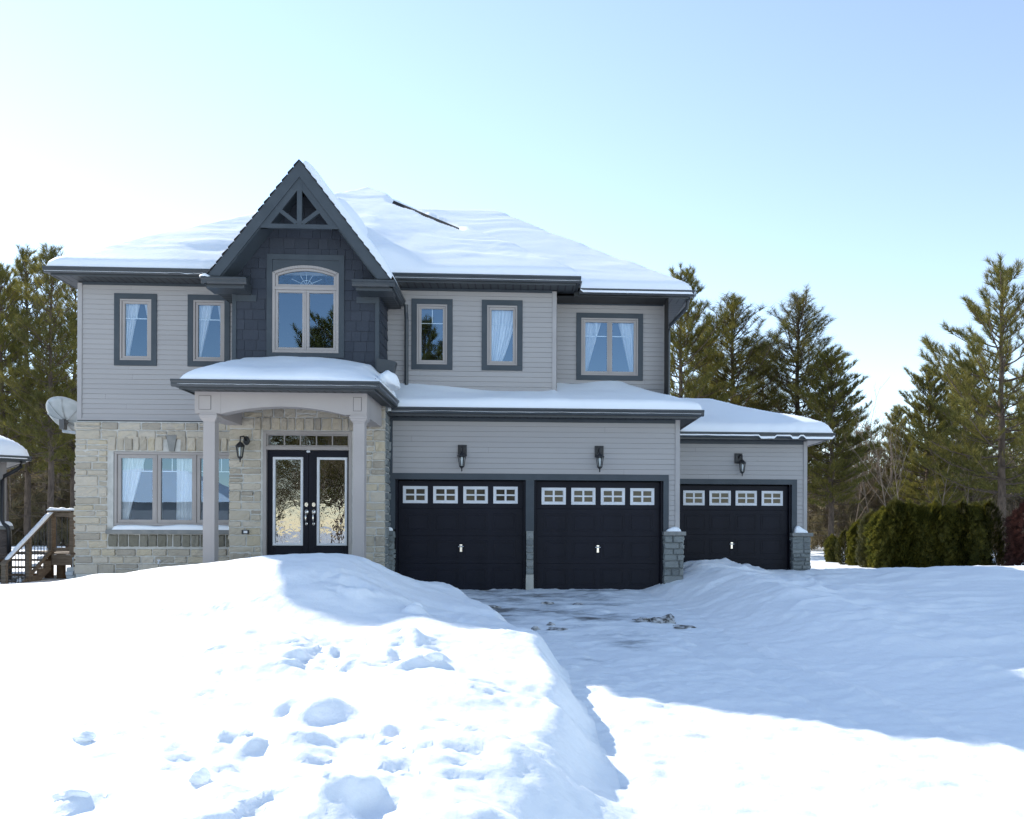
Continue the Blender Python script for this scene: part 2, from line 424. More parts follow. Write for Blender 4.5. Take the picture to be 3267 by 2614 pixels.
# arched gable window
XC=-4.21
def arch(x0,x1,zs,zc,n=24):
    """points of a segmental arch from left to right"""
    w=(x1-x0)/2; s=zc-zs; R=(w*w+s*s)/(2*s); c=(x0+x1)/2
    return [(x0+2*w*i/n, zc-R+math.sqrt(max(0,R*R-(x0+2*w*i/n-c)**2))) for i in range(n+1)]
def gable_window():
    Y=Yg; f=MB(); X0,X1=-4.832,-3.590
    f.box(X0,X0+.05,Y-.03,Y+.05,4.54,6.06); f.box(X1-.05,X1,Y-.03,Y+.05,4.54,6.06)
    f.box(X0+.05,X1-.05,Y-.03,Y+.05,4.54,4.59); f.box(X0+.05,X1-.05,Y-.03,Y+.05,5.735,5.795)
    o=arch(X0,X1,6.06,6.20); i=arch(X0+.05,X1-.05,6.03,6.15)
    for k in range(24):
        f.prism([o[k],i[k],i[k+1],o[k+1]],Y-.03,Y+.05)
    i2=arch(X0+.052,X1-.052,6.028,6.148); i3=arch(X0+.10,X1-.10,6.0,6.10)
    for k in range(24): f.prism([i2[k],i3[k],i3[k+1],i2[k+1]],Y-.005,Y+.06)
    f.box(X0+.052,X0+.1,Y-.005,Y+.06,5.797,6.027); f.box(X1-.1,X1-.052,Y-.005,Y+.06,5.797,6.027); f.box(X0+.101,X1-.101,Y-.005,Y+.06,5.797,5.84)
    sash=[]
    for a,c in ((X0+.053,-4.225),(-4.197,X1-.053)):
        f.frame(a,c,4.593,5.732,.05,Y-.012,Y+.06); sash.append((a+.05,c-.05))
    f.box(-4.2235,-4.1985,Y-.02,Y+.05,4.591,5.734)
    win=f.obj('window',M['frame'],H_,bevel=.004)
    for a,c in sash:
        p=MB(); p.box(a-.004,c+.004,Y+.022,Y+.028,4.64,5.686); p.obj('pane',M['glass'],win)
    p=MB(); i4=arch(X0+.09,X1-.09,6.01,6.11)
    p.prism([(X0+.09,5.835)]+i4+[(X1-.09,5.835)],Y+.022,Y+.028); p.obj('pane',M['glass'],win)
    g=MB()                                         # sunburst grille of the arched light
    for a in (30,60,90,120,150):
        t=math.radians(a); g.tube([(XC,Y+.036,5.83),(XC+math.cos(t)*.42*(1.25 if a in(30,150) else 1)*.62,Y+.036,5.83+math.sin(t)*.25)],.0042,4)
    g.tube([(XC+math.cos(t)*.11,Y+.036,5.84+math.sin(t)*.09) for t in [math.pi*k/10 for k in range(11)]],.0045,4)
    g.obj('grille',M['grille'],win)
    t=MB(); a,c=-4.934,-3.488                       # dark surround with header panel
    t.box(a,X0-.001,Y-.035,Y+.02,4.455,6.30); t.box(X1+.001,c,Y-.035,Y+.02,4.455,6.30)
    t.box(X0-.001,X1+.001,Y-.035,Y+.02,4.455,4.539); t.box(a,c,Y-.035,Y+.02,6.30,6.40)
    for k in range(24): t.prism([o[k],o[k+1],(o[k+1][0],6.299),(o[k][0],6.299)],Y-.020,Y+.02)
    t.obj('trim',M['trim'],win)
gable_window()
# siding and shakes
lap('siding',front(YM),-8.81,-5.57,3.375,6.04,NWo,parent=H_)
lap('siding',front(YM),-2.86,.50,3.9,6.04,NWo,parent=H_)
lap('siding',front(YB),.58,2.885,3.9,6.0,W5o,parent=H_)
lap('siding',west(-8.89),YM,26.0,3.375,6.04,parent=H_)
lap('siding',east(2.96),YB,26.0,3.5,6.0,parent=H_,flip=True)
lap('siding',east(.58),YM,YB,3.9,6.02,parent=H_,flip=True)
lap('siding',front(YG),-2.655,2.965,2.31,3.36,parent=H_)
lap('siding',front(YG),2.83,2.965,1.2,2.31,parent=H_)
lap('siding',front(YS),3.05,6.325,2.37,3.2,parent=H_)
lap('siding',front(YS),6.17,6.325,1.2,2.37,parent=H_)
lap('siding',east(3.05),YG+.05,YS,1.2,3.36,parent=H_,flip=True)
lap('siding',east(6.405),YS,25.5,.2,3.2,parent=H_,flip=True)
bk=MB(); bk.box(-8.85,2.95,25.8,26,0,6.17); bk.obj('rear_wall',M['siding'],H_); bk=MB(); bk.box(3.0,6.4,25.3,25.5,0,3.38); bk.obj('rear_wall',M['siding'],H_)
bk=MB(); bk.box(-8.8,2.9,17.45,25.79,3.3,3.6); bk.obj('upper_floor',M['room'],H_); bk=MB(); bk.box(-2.78,2.94,20.9,21,-.2,3.29); bk.obj('garage_back_wall',M['room'],H_); bk=MB(); bk.box(3.0,6.38,24,24.1,-.2,3.3); bk.obj('garage_back_wall',M['room'],H_)
def gclip(z,a0,a1):
    h=(7.77-z)/1.3; return max(a0,XC-h),min(a1,XC+h)
shakes('shake_siding',front(Yg),-5.52,-2.89,4.0,7.49,[(-4.88,-3.54,4.5,6.32)],parent=H_,clip=gclip)
shakes('shake_siding',east(-2.84),Yg+.05,YM,4.0,5.8,parent=H_,seed=9,flip=True)
shakes('shake_siding',west(-5.57),Yg+.05,YM,4.0,5.8,parent=H_,seed=19)
back=MB(); 
back.prism([(-5.5,4.0),(-5.5,5.7),(-4.9,6.3),(-4.9,4.0)],Yg+.004,Yg+.03); back.prism([(-3.52,4.0),(-3.52,6.3),(-2.9,5.7),(-2.9,4.0)],Yg+.004,Yg+.03)
back.prism([(-4.9,6.31),(XC,7.6),(-3.52,6.31)],Yg+.004,Yg+.03); back.prism([(-4.88,4.0),(-4.88,4.46),(-3.54,4.46),(-3.54,4.0)],Yg+.004,Yg+.03)
back.obj('gable_sheathing',M['shake'],H_)
cb=MB(); cb.box(-5.575,-5.50,Yg-.03,Yg+.05,4.0,5.9); cb.obj('corner_board',M['trim'],H_)
cb=MB(); cb.box(-2.905,-2.835,Yg-.03,Yg+.06,4.0,5.9); cb.obj('corner_board',M['trim'],H_)
for (x0,x1,Y,z0,z1) in ((-8.90,-8.812,YM,3.37,6.06),(.495,.585,YM,3.9,6.06),(2.885,2.967,YB,3.9,6.03),(2.962,3.055,YG,1.17,3.42),(6.322,6.41,YS,1.15,3.25)):
    c=MB(); c.box(x0,x1,Y-.03,Y+.06,z0,z1); c.obj('corner_board',M['cornerpost'],H_,bevel=.004)
bt=MB(); bt.box(-8.9,-5.57,YM-.035,YM+.02,3.345,3.376); bt.obj('belt_trim',M['cornerpost'],H_)
bt=MB(); bt.box(-8.9,-5.57,YM-.02,YM+.02,3.322,3.344); bt.obj('flashing',M['gutter'],H_)
# inside of the rooms seen through the glass
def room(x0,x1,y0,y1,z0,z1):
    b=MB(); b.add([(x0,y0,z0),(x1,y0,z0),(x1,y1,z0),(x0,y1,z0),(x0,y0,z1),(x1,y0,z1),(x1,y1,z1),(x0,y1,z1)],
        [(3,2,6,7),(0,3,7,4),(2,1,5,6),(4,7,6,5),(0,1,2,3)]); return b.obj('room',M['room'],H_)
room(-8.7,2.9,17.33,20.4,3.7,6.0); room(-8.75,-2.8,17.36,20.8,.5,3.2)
# limestone ground floor
st=MB(); fn=front(YM-.005)
ashlar(st,fn,-8.925,-5.6,.29,3.31,[(-8.30,-4.9,1.08,2.735),(-8.3,-4.9,.83,1.08),(-8.3,-5,2.735,3.03)],11)
soldier(st,fn,-8.30,-5.6,2.735,3.03,5,(-7.17,-6.955))
st.obj('stone_cladding',M['stone'],H_)
st=MB(); soldier(st,fn,-8.29,-5.6,.83,1.085,6,None,(.11,.22)); 
st.obj('stone_course',M['stonewet'],H_)
ks=MB(); ks.prism([(-7.105,2.735),(-7.005,2.735),(-6.955,3.05),(-7.165,3.05)],YM-.075,YM); ks.obj('keystone',M['sill'],H_,bevel=.006)
mo=MB(); mo.box(-8.915,-8.19,YM-.034,YM+.05,.2,3.32); mo.box(-8.19,-5.5,YM-.034,YM+.05,2.725,3.32); mo.box(-8.19,-5.5,YM-.034,YM+.05,.2,1.25)
mo.box(-8.9,-8.85,YM+.05,26,.2,3.32)
mo.box(-5.60,-4.995,Yg-.032,Yg+.05,.2,3.5); mo.box(-3.333,-2.72,Yg-.032,Yg+.05,.2,3.9); mo.box(-4.995,-3.333,Yg-.032,Yg+.05,3.06,4.0); mo.box(-5.0,-3.33,Yg-.02,Yg+.05,.2,.66)
mo.box(-5.57,-5.52,Yg+.05,YM-.02,.2,4.0); mo.box(-2.80,-2.72,Yg+.05,YG+.3,.2,3.9)
mo.obj('mortar_bed',M['stonemortar'],H_)
si=MB(); si.box(-8.30,-5.6,YM-.13,YM,1.09,1.172); si.obj('window_sill',M['sill'],H_,bevel=.008)
pl=MB(); pl.box(-8.9,-5.6,YM-.03,YM+.1,-.4,.285); pl.obj('foundation',M['concrete'],H_)
st=MB(); fn=front(Yg-.0)
ashlar(st,fn,-5.625,-2.70,.25,3.75,[(-5.02,-3.31,.2,3.06),(-5.15,-3.2,3.06,3.31)],23)
soldier(st,fn,-5.15,-3.2,3.06,3.31,8)
ashlar(st,west(-5.57),Yg-.02,YM,.25,3.4,[],31); 
st.obj('stone_cladding',M['stone'],H_)
st=MB(); ashlar(st,east(-2.75),Yg-.03,YG+.02,.0,3.9,[],33,.15,.3); st.obj('stone_cladding',M['stonegrey'],H_)
st=MB(); ashlar(st,west(-8.9),YM-.03,26,.29,3.31,[],37,.3,.6); st.obj('stone_cladding',M['stone'],H_)
# entrance: frame, transom, pair of doors
fr=MB(); fr.box(-4.993,-4.935,Yg-.03,Yg+.12,.66,3.055); fr.box(-3.393,-3.335,Yg-.03,Yg+.12,.66,3.055); fr.box(-4.935,-3.393,Yg-.03,Yg+.12,3.0,3.055); fr.box(-4.935,-3.393,Yg-.03,Yg+.12,2.70,2.765)
fr.frame(-4.934,-3.394,2.766,2.999,.022,Yg-.005,Yg+.12)
door_frame=fr.obj('door_frame',M['frame'],H_,bevel=.004)
tp=MB(); tp.box(-4.915,-3.413,Yg+.04,Yg+.046,2.785,2.98); tp.obj('pane',M['doorglass'],door_frame)
tg=MB(); tg.box(-4.914,-3.414,Yg+.0195,Yg+.0385,2.786,2.795)
for k in range(1,5): x=-4.912+1.5*k/5; tg.box(x-.009,x+.009,Yg+.02,Yg+.038,2.787,2.978)
tg.obj('grille',M['frame'],door_frame)
sn=MB(); sn.box(-4.19,-4.13,Yg+.012,Yg+.04,2.655,2.693); sn.obj('door_sensor',M['white'],door_frame)
for side in (-1,1):
    x0,x1=(-4.932,-4.168) if side<0 else (-4.162,-3.396)
    g0,g1=(-4.825,-4.261) if side<0 else (-4.0,-3.43)
    d=MB(); y0,y1=Yg+.045,Yg+.085
    d.box(x0,g0+.03,y0,y1,.66,2.695); d.box(g1-.03,x1,y0,y1,.66,2.695); d.box(g0+.03,g1-.03,y0,y1,2.54,2.695); d.box(g0+.03,g1-.03,y0,y1,.66,.91)
    d.frame(x0+.1,x1-.1,.70,.86,.02,y0-.008,y0+.002)
    door=d.obj('front_door',M['black'],H_,bevel=.003)
    l=MB(); l.frame(g0,g1,.885,2.567,.045,y0-.022,y0+.006); l.frame(g0+.012,g1-.012,.897,2.555,.02,y0-.030,y0-.02); l.obj('lite_frame',M['white'],door,bevel=.004)
    p=MB(); p.box(g0+.04,g1-.04,y0+.01,y0+.018,.925,2.527); p.obj('pane',M['doorglass'],door)
    hx=-4.197 if side<0 else -4.06
    k=MB()
    def disc(z,rx,rz,t):
        n=18; k.prism([(hx+rx*math.cos(2*math.pi*i/n),z+rz*math.sin(2*math.pi*i/n)) for i in range(n)],y0-t,y0+.001)
    disc(1.665,.033,.04,.014); disc(1.665,.018,.02,.03); k.obj('deadbolt',M['chrome'],door)
    k=MB(); disc(1.525,.035,.052,.014); disc(1.30,.024,.034,.014)
    k.tube([(hx,y0-.01,1.50),(hx,y0-.055,1.485),(hx,y0-.068,1.42),(hx,y0-.06,1.36),(hx,y0-.01,1.30)],[.012,.011,.014,.012,.01],8)
    k.box(hx-.012,hx+.012,y0-.04,y0-.012,1.52,1.535)
    k.obj('handle',M['chrome'],door,smooth=True)
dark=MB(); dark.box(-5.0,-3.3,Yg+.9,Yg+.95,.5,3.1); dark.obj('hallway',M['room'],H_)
# ------------------------------------------------------------------ gutters, fascia, soffit
def gutter_x(b,x0,x1,yf,zt,h=.118,d=.10):      # runs along X, front lip at yf
    P=[(yf+d,zt),(yf+d,zt-h),(yf+.04,zt-h),(yf+.022,zt-h*.72),(yf+.020,zt-h*.42),(yf,zt-h*.26),(yf,zt),(yf+.012,zt),(yf+.014,zt-.02),(yf+d-.012,zt-.02),(yf+d-.012,zt)]
    b.prism(P,x0,x1,'x')
def gutter_y(b,y0,y1,xf,s,zt,h=.118,d=.10):     # runs along Y, lip at xf, s=+1 wall lies at +x side of the lip
    P=[(xf+s*a,z) for a,z in ((d,zt),(d,zt-h),(.04,zt-h),(.022,zt-h*.72),(.020,zt-h*.42),(0,zt-h*.26),(0,zt),(.012,zt),(.014,zt-.02),(d-.012,zt-.02),(d-.012,zt))]
    b.prism(P,y0,y1,'y')
def sheet(name,m,x0,x1,y0,y1,z,t=.012):
    b=MB(); b.box(x0,x1,y0,y1,z,z+t); return b.obj(name,M[m],H_)
def gx(*a,parent=None,h=.118): b=MB(); gutter_x(b,*a,h); return b.obj('gutter',M['gutter'],parent or H_)
def gy(*a,parent=None,h=.118): b=MB(); gutter_y(b,*a,h); return b.obj('gutter',M['gutter'],parent or H_)
def boards(name,m,*bx,parent=None):
    for q in bx: b=MB(); b.box(*q); b.obj(name,M[m],parent or H_)
gx(-9.29,-5.97,16.70,6.225); gx(-2.72,1.05,16.70,6.225); gy(16.80,27.2,-9.29,1,6.225); gy(16.80,17.36,1.05,-1,6.225)
gx(1.055,3.446,17.35,6.175); gy(17.45,25.9,3.446,-1,6.175)
boards('fascia','gutter',(-9.187,-5.97,16.802,16.822,6.07,6.20),(-2.72,.947,16.802,16.822,6.07,6.20),(-9.189,-9.17,16.822,27.1,6.07,6.20),(.928,.948,16.822,17.40,6.07,6.20),
  (.95,3.344,17.452,17.472,6.02,6.15),(3.325,3.345,17.472,25.8,6.02,6.15))
sheet('soffit','soffitx',-9.168,-5.6,16.823,17.24,6.078); sheet('soffit','soffitx',-2.83,.927,16.823,17.24,6.078); sheet('soffit','soffity',-9.168,-8.9,17.241,27.0,6.078)
sheet('soffit','soffitx',.585,3.324,17.473,17.89,6.028); sheet('soffit','soffity',2.97,3.324,17.891,25.8,6.028); sheet('soffit','soffity',.585,.927,17.241,17.472,6.079)
boards('frieze_board','trim',(-8.81,-5.57,YM-.025,YM+.01,6.025,6.077),(-2.83,.494,YM-.025,YM+.01,6.025,6.077),(.586,2.884,YB-.025,YB+.01,5.972,6.027))
# big garage eave
gx(-2.62,3.46,16.40,3.56); gy(16.5,19.0,3.46,-1,3.56)
boards('fascia','gutter',(-2.75,3.357,16.502,16.522,3.40,3.535),(3.337,3.358,16.522,19.0,3.40,3.535))
sheet('soffit','soffitx',-2.76,3.336,16.523,16.84,3.412); sheet('soffit','soffity',3.055,3.336,16.841,19.0,3.412)
boards('frieze_board','trim',(-2.655,2.961,YG-.025,YG+.01,3.34,3.411))
# single garage eave
gx(3.36,6.915,18.65,3.40); gy(18.75,25.9,6.915,-1,3.40)
boards('fascia','gutter',(3.2,6.812,18.752,18.772,3.245,3.375),(6.793,6.813,18.772,25.8,3.245,3.375))
sheet('soffit','soffitx',3.06,6.792,18.773,19.09,3.257)
boards('soffit','cornerpost',(6.41,6.792,19.091,25.5,3.257,3.268))
boards('frieze_board','trim',(3.055,6.321,YS-.025,YS+.01,3.17,3.256))
# ------------------------------------------------------------------ hip roofs
PM=.72
def hip(name,x0,x1,y0,y1,z,p,parent=H_,extra=None):
    h=min((x1-x0),(y1-y0))/2
    b=MB()
    if (x1-x0)>(y1-y0): r0,r1=(x0+h,y0+h,z+p*h),(x1-h,y0+h,z+p*h)
    else: r0,r1=(x0+h,y0+h,z+p*h),(x0+h,y1-h,z+p*h)
    lo=[(x0,y0,z),(x1,y0,z),(x1,y1,z),(x0,y1,z)]; t=.03
    b.add(lo+[r0,r1]+[(a,c,z-t) for a,c,_ in lo],([(0,1,5,4),(1,2,5),(2,3,4,5),(3,0,4)] if (x1-x0)>(y1-y0) else [(0,1,4),(1,2,5,4),(2,3,5),(3,0,4,5)])+[(0,6,7,1),(1,7,8,2),(2,8,9,3),(3,9,6,0),(6,9,8,7)])
    return b.obj(name,M['shingle'],parent)
ZA,ZB,ZG,ZS=6.205,6.16,3.545,3.385
hip('roof',-9.24,1.0,16.76,27.1,ZA,PM)
hip('roof',-6.0,3.40,17.41,25.95,ZB,PM)
# lean-to roof over the double garage (hipped at its right end) and hip roof of the single bay
PG=.39
b=MB(); x0,x1,y0=-2.74,3.41,16.45; yr=YB
b.add([(x0,y0,ZG),(x1,y0,ZG),(x1-1.5,y0+1.5,ZG+PG*1.5),(x0,y0+1.5,ZG+PG*1.5),(x1,19.4,ZG),(x1-1.5,19.4,ZG+PG*1.5),(x0,y0+.02,ZG-.03),(x1,y0+.02,ZG-.03)],[(0,1,2,3),(1,4,5,2),(0,6,7,1)]); b.obj('roof',M['shingle'],H_)
b=MB(); xs,ys=6.865,18.70; hs=2.3
b.add([(2.9,ys,ZS),(xs,ys,ZS),(xs-hs,ys+hs,ZS+PG*hs),(2.9,ys+hs,ZS+PG*hs),(xs,ys+2*hs+2.6,ZS),(2.9,ys+2*hs+2.6,ZS),(xs-hs,ys+hs+2.6,ZS+PG*hs),(2.9,ys+hs+2.6,ZS+PG*hs)],[(0,1,2,3),(1,4,6,2),(3,2,6,7),(7,6,4,5)]); b.obj('roof',M['shingle'],H_)
# ------------------------------------------------------------------ front gable
Yr=15.80; ZAp=7.985; S=1.30
def gl(x,off=0): return ZAp-off-S*abs(x-XC)
b=MB()                                              # roof slab, two slopes
for s in (-1,1):
    e=XC+s*1.73
    b.prism([(XC,ZAp+.01),(e,gl(e)+.01),(e,gl(e)-.03),(XC,ZAp-.03)] if s>0 else [(XC,ZAp-.03),(e,gl(e)-.03),(e,gl(e)+.01),(XC,ZAp+.01)],Yr+.012,20.3)
b.obj('gable_roof',M['shingle'],H_)
def shingle_edge():                                # uneven shingle tips along both rakes
    b=MB(); r=random.Random(4)
    for s in (-1,1):
        for k in range(16):
            a=k*.107; c=a+.10; t=.022+r.uniform(0,.012)
            x0,x1=XC+s*a,XC+s*c; q=[(x0,gl(x0)+.01),(x1,gl(x1)+.01),(x1,gl(x1)+.01+t),(x0,gl(x0)+.012)]
            b.prism(q if s>0 else q[::-1],Yr-.02+r.uniform(-.006,.006),Yr+.3)
    return b.obj('shingle_edge',M['shingle'],H_)
shingle_edge()
b=MB()
for s in (-1,1):
    e0=XC+s*1.655; e1=XC+s*1.43
    q=[(XC,ZAp),(XC,ZAp-.30),(e1,gl(e1,.30)),(e0,gl(e0))]
    b.prism(q if s<0 else q[::-1],Yr,Yr+.03)
b.obj('rake_board',M['trim'],H_)
b=MB()
for s in (-1,1):
    e=XC+s*1.41; q=[(XC,ZAp-.04),(XC,ZAp-.33),(e,gl(e,.33)),(e,gl(e,.04))]
    b.prism(q if s<0 else q[::-1],Yr+.031,Yr+.05)
b.obj('rake_backer',M['trim'],H_)
b=MB()                                             # rake soffit
for s in (-1,1):
    e=XC+s*1.41; q=[(XC,ZAp-.32),(XC,ZAp-.335),(e,gl(e,.335)),(e,gl(e,.32))]
    b.prism(q if s<0 else q[::-1],Yr+.051,Yg+.02)
b.obj('rake_soffit',M['trim'],H_)
t=MB(); zb0,zb1=6.735,6.815                        # decorative truss
def band(o0,o1,ztop,y0,y1):
    for s in (-1,1):
        e0=XC+s*((ZAp-o0-zb0)/S); e1=XC+s*((ZAp-o1-zb0)/S)
        q=[(XC,ZAp-o0),(XC,ZAp-o1),(e1,zb0),(e0,zb0)]
        t.prism(q if s<0 else q[::-1],y0,y1)
band(.301,.49,0,Yr+.02,Yr+.07)
hw=(ZAp-.301-zb0)/S
t.prism([(XC-hw+.0,zb0),(XC+hw,zb0),(XC+hw-.06,zb1),(XC-hw+.06,zb1)],Yr+.016,Yr+.068)
t.box(XC-.044,XC+.044,Yr+.014,Yr+.066,zb1,7.55)
for s in (-1,1):
    a=Vector((XC+s*.05,6.83)); c=Vector((XC+s*.42,7.12)); d=(c-a).normalized(); n=Vector((-d.y,d.x))*.036
    q=[tuple(a-n),tuple(c-n+d*.05),tuple(c+n+d*.02),tuple(a+n)]
    t.prism(q if s>0 else q[::-1],Yr+.018,Yr+.064)
t.obj('gable_truss',M['trim'],H_)
# gable eave gutters and the boxed returns at the front
gy(Yr-.04,17.15,-2.455,-1,5.80); gy(Yr-.04,16.70,-5.965,1,5.80); gx(-3.24,-2.456,Yr-.06,5.80); gx(-5.964,-5.15,Yr-.06,5.80)
for x0,x1 in ((-5.90,-5.21),(-3.18,-2.52)):
    L_=x0<-4; f=MB(); f.box(x0,x1,Yr+.041,Yg-.03,5.62,5.79); f.prism([(Yr+.06,5.792),(Yg-.03,5.792),(Yg-.03,5.97)],x0+.03,x1-.03,'x'); f.obj('cornice_return',M['gutter'],H_)
boards('fascia','gutter',(-2.575,-2.556,Yg-.028,17.2,5.64,5.79),(-5.862,-5.843,Yg-.028,16.79,5.64,5.79))
sheet('soffit','soffity',-2.83,-2.577,Yg-.028,17.22,5.642); sheet('soffit','soffity',-5.842,-5.59,Yg-.028,17.22,5.642)
boards('frieze_board','trim',(-5.50,-5.13,Yg-.026,Yg+.01,5.50,5.62),(-3.26,-2.905,Yg-.026,Yg+.01,5.50,5.62))
# downspouts
def downspout(pts,r=.036):
    b=MB(); b.tube(pts,r,8); return b.obj('downspout',M['gutter'],H_)
downspout([(-2.44,17.08,5.70),(-2.44,17.10,5.55),(-2.44,17.17,5.42),(-2.44,17.19,4.0)],.04)
downspout([(3.37,17.62,6.06),(3.35,17.70,5.9),(3.05,18.0,5.60),(3.02,18.05,5.45),(3.02,18.06,4.1)],.04)
# ------------------------------------------------------------------ garage fronts and doors
t=MB()
t.box(-2.745,-2.657,YG-.03,YG+.02,1.18,3.40)
t.box(-2.655,2.83,YG-.032,YG+.18,2.19,2.312)
t.box(-2.70,-2.605,YG-.031,YG+.18,1.2,2.189); t.box(-.03,.135,YG-.031,YG+.18,1.175,2.189); t.box(2.725,2.832,YG-.031,YG+.18,1.175,2.189)
t.obj('garage_trim',M['trim'],H_)
t=MB(); t.box(3.055,6.172,YS-.032,YS+.18,2.255,2.372); t.box(6.055,6.173,YS-.031,YS+.18,1.15,2.254); t.box(3.05,3.40,YS-.031,YS+.18,-.2,2.254); t.obj('garage_trim',M['trim'],H_)
for x0,x1,Y,z1 in ((-2.604,-2.560,YG,2.188),(-.075,-.031,YG,2.188),(.136,.18,YG,2.188),(2.68,2.724,YG,2.188),(3.401,3.445,YS,2.253),(6.01,6.054,YS,2.253)):
    j=MB(); j.box(x0,x1,Y+.03,Y+.16,-.2,z1); j.obj('door_jamb',M['black'],H_)
def garage_door(x0,x1,zt,Y,winx,zw0,zw1,handle):
    d=MB(); y=Y+.13; n=4; h=(zt+.02)/n
    for k in range(n):
        za,zb=-.02+k*h+.004,-.02+(k+1)*h-.004
        d.box(x0,x1,y,y+.05,za,zb)
        if k<n-1:
            for i in range(4):
                a=x0+.10+(x1-x0-.2)*i/4+.05; c=x0+.10+(x1-x0-.2)*(i+1)/4-.05
                d.frame(a,c,za+.09,zb-.09,.03,y-.006,y+.002); d.box(a+.05,c-.05,y-.008,y+.002,za+.14,zb-.14)
        d.box(x0,x1,y+.01,y+.045,zb-.002,zb+.01)
    door=d.obj('garage_door',M['black'],H_,bevel=.003)
    for a,c in winx:
        w=MB(); w.frame(a,c,zw0,zw1,.045,y-.022,y+.001); w.frame(a+.022,c-.022,zw0+.022,zw1-.022,.038,y-.014,y-.002)
        xm,zm=(a+c)/2,(zw0+zw1)/2; w.box(xm-.02,xm+.02,y-.018,y-.002,zw0+.058,zw1-.058); w.box(a+.058,xm-.02,y-.018,y-.002,zm-.016,zm+.016); w.box(xm+.02,c-.058,y-.018,y-.002,zm-.016,zm+.016)
        wo=w.obj('window_frame',M['white'],door,bevel=.003)
    p=MB()
    for a,c in winx: p.box(a+.05,c-.05,y-.0075,y-.0035,zw0+.05,zw1-.05)
    p.obj('pane',M['garglass'],door)
    hx,hz=handle; k=MB(); k.box(hx-.022,hx+.022,y-.028,y,hz-.075,hz+.03); k.box(hx-.026,hx+.026,y-.034,y-.02,hz+.045,hz+.075)
    k.tube([(hx-.055,y-.04,hz+.032),(hx+.055,y-.04,hz+.032)],.011,8); k.tube([(hx,y,hz+.032),(hx,y-.045,hz+.032)],.018,8); k.obj('handle',M['chrome'],door,bevel=.003)
M['garglass']=vary(mat('garage window glass',(.03,.025,.022),.08,.35),(.020,.017,.015),(.045,.038,.032),3)
def gw(x0,step,w): return [(x0+i*step,x0+i*step+w) for i in range(4)]
garage_door(-2.558,-.077,2.17,YG,gw(-2.47,.597,.488),1.722,2.062,(-1.318,.83))
garage_door(.182,2.678,2.17,YG,gw(.285,.596,.488),1.708,2.047,(1.42,.82))
garage_door(3.447,6.008,2.23,YS,gw(3.567,.607,.497),1.773,2.113,(4.695,.855))
def pier(x0,x1,Y,z0,z1,seed,capw=.04,cap=True,dep=.12):
    b=MB(); ashlar(b,front(Y-dep),x0,x1,z0,z1,[],seed,.14,.34,(.09,.12,.15),.02)
    b.v=[(x,min(y,Y+.01),z) for x,y,z in b.v]
    ashlar(b,west(x0+.015),Y-dep,Y+.06,z0,z1,[],seed+1,.18,.3,(.1,.14),.015); ashlar(b,east(x1-.015),Y-dep,Y+.06,z0,z1,[],seed+2,.18,.3,(.1,.14),.015)
    b.box(x0+.01,x1-.01,Y-dep+.004,Y+.05,z0,z1-.005)
    o=b.obj('stone_pier',M['stonegrey'],H_)
    if cap:
        c=MB(); c.box(x0-capw*.3,x1+capw,Y-dep-.05,Y+.05,z1,z1+.08); c.obj('pier_cap',M['sill'],o,bevel=.008)
    return o
pier(2.725,3.12,YG,-.1,1.095,51); pier(6.04,6.46,YS,-.1,1.07,61,.05); pier(-2.735,-2.612,YG,-.1,1.17,71,0,False,.10)
b=MB(); r=random.Random(3); z=.32
while z<1.16: rock(b,front(YG-.035),-.022,.13,z,min(z+.13,1.17),r,.02); z+=.14
b.box(-.018,.126,YG-.03,YG+.18,-.1,1.174); b.obj('stone_pier',M['stonegrey'],H_)
b=MB(); b.box(-.022,.13,YG-.045,YG+.1,-.1,.31); b.obj('pier_base',M['concrete'],H_)
sl=MB(); sl.box(-2.6,2.72,YG+.02,YG+.4,-.3,-.012); sl.box(3.4,6.05,YS+.02,YS+.4,-.3,-.012); sl.obj('garage_slab',M['concrete'],H_)
# ------------------------------------------------------------------ porch
for x in (-5.445,-2.912):
    c=MB(); c.box(x-.098,x+.098,Yb+.03,Yb+.226,.50,3.03)
    c.box(x-.112,x+.112,Yb+.016,Yb+.24,.42,.56)
    P=[(.098,3.03),(.108,3.05),(.138,3.085),(.138,3.105),(.150,3.11),(.150,3.15),(.14,3.152),(.14,3.178)]
    n=4; o=len(c.v); cy=Yb+.128
    for r_,z in P:
        c.v+= [(x-r_,cy-r_,z),(x+r_,cy-r_,z),(x+r_,cy+r_,z),(x-r_,cy+r_,z)]
    for i in range(len(P)-1):
        for k in range(4): c.f.append((o+i*4+k,o+i*4+(k+1)%4,o+(i+1)*4+(k+1)%4,o+(i+1)*4+k))
    c.obj('porch_column',M['column'],H_,bevel=.004)
b=MB(); X0,X1=-5.674,-2.768
i=arch(-5.24,-3.13,3.165,3.30,30)
b.box(X0,-5.24,Yb,Yb+.26,3.17,3.552); b.box(-3.13,X1,Yb,Yb+.26,3.17,3.552)
for k in range(30): b.prism([i[k],i[k+1],(i[k+1][0],3.551),(i[k][0],3.551)],Yb+.004,Yb+.256)
b.box(X0+.002,X0+.30,Yb+.261,Yg-.06,3.15,3.55); b.box(X1-.30,X1-.002,Yb+.261,Yg-.06,3.15,3.55)
beam=b.obj('porch_beam',M['column'],H_)
for a,c in ((-5.605,-5.40),(-3.0,-2.86)): b=MB(); b.frame(a,c,3.235,3.475,.006,Yb-.004,Yb+.01); b.obj('panel_groove',M['gutter'],beam)
for a,c in ((-5.599,-5.406),(-2.994,-2.866)): b=MB(); b.box(a,c,Yb-.007,Yb+.004,3.241,3.469); b.obj('beam_panel',M['column'],beam)
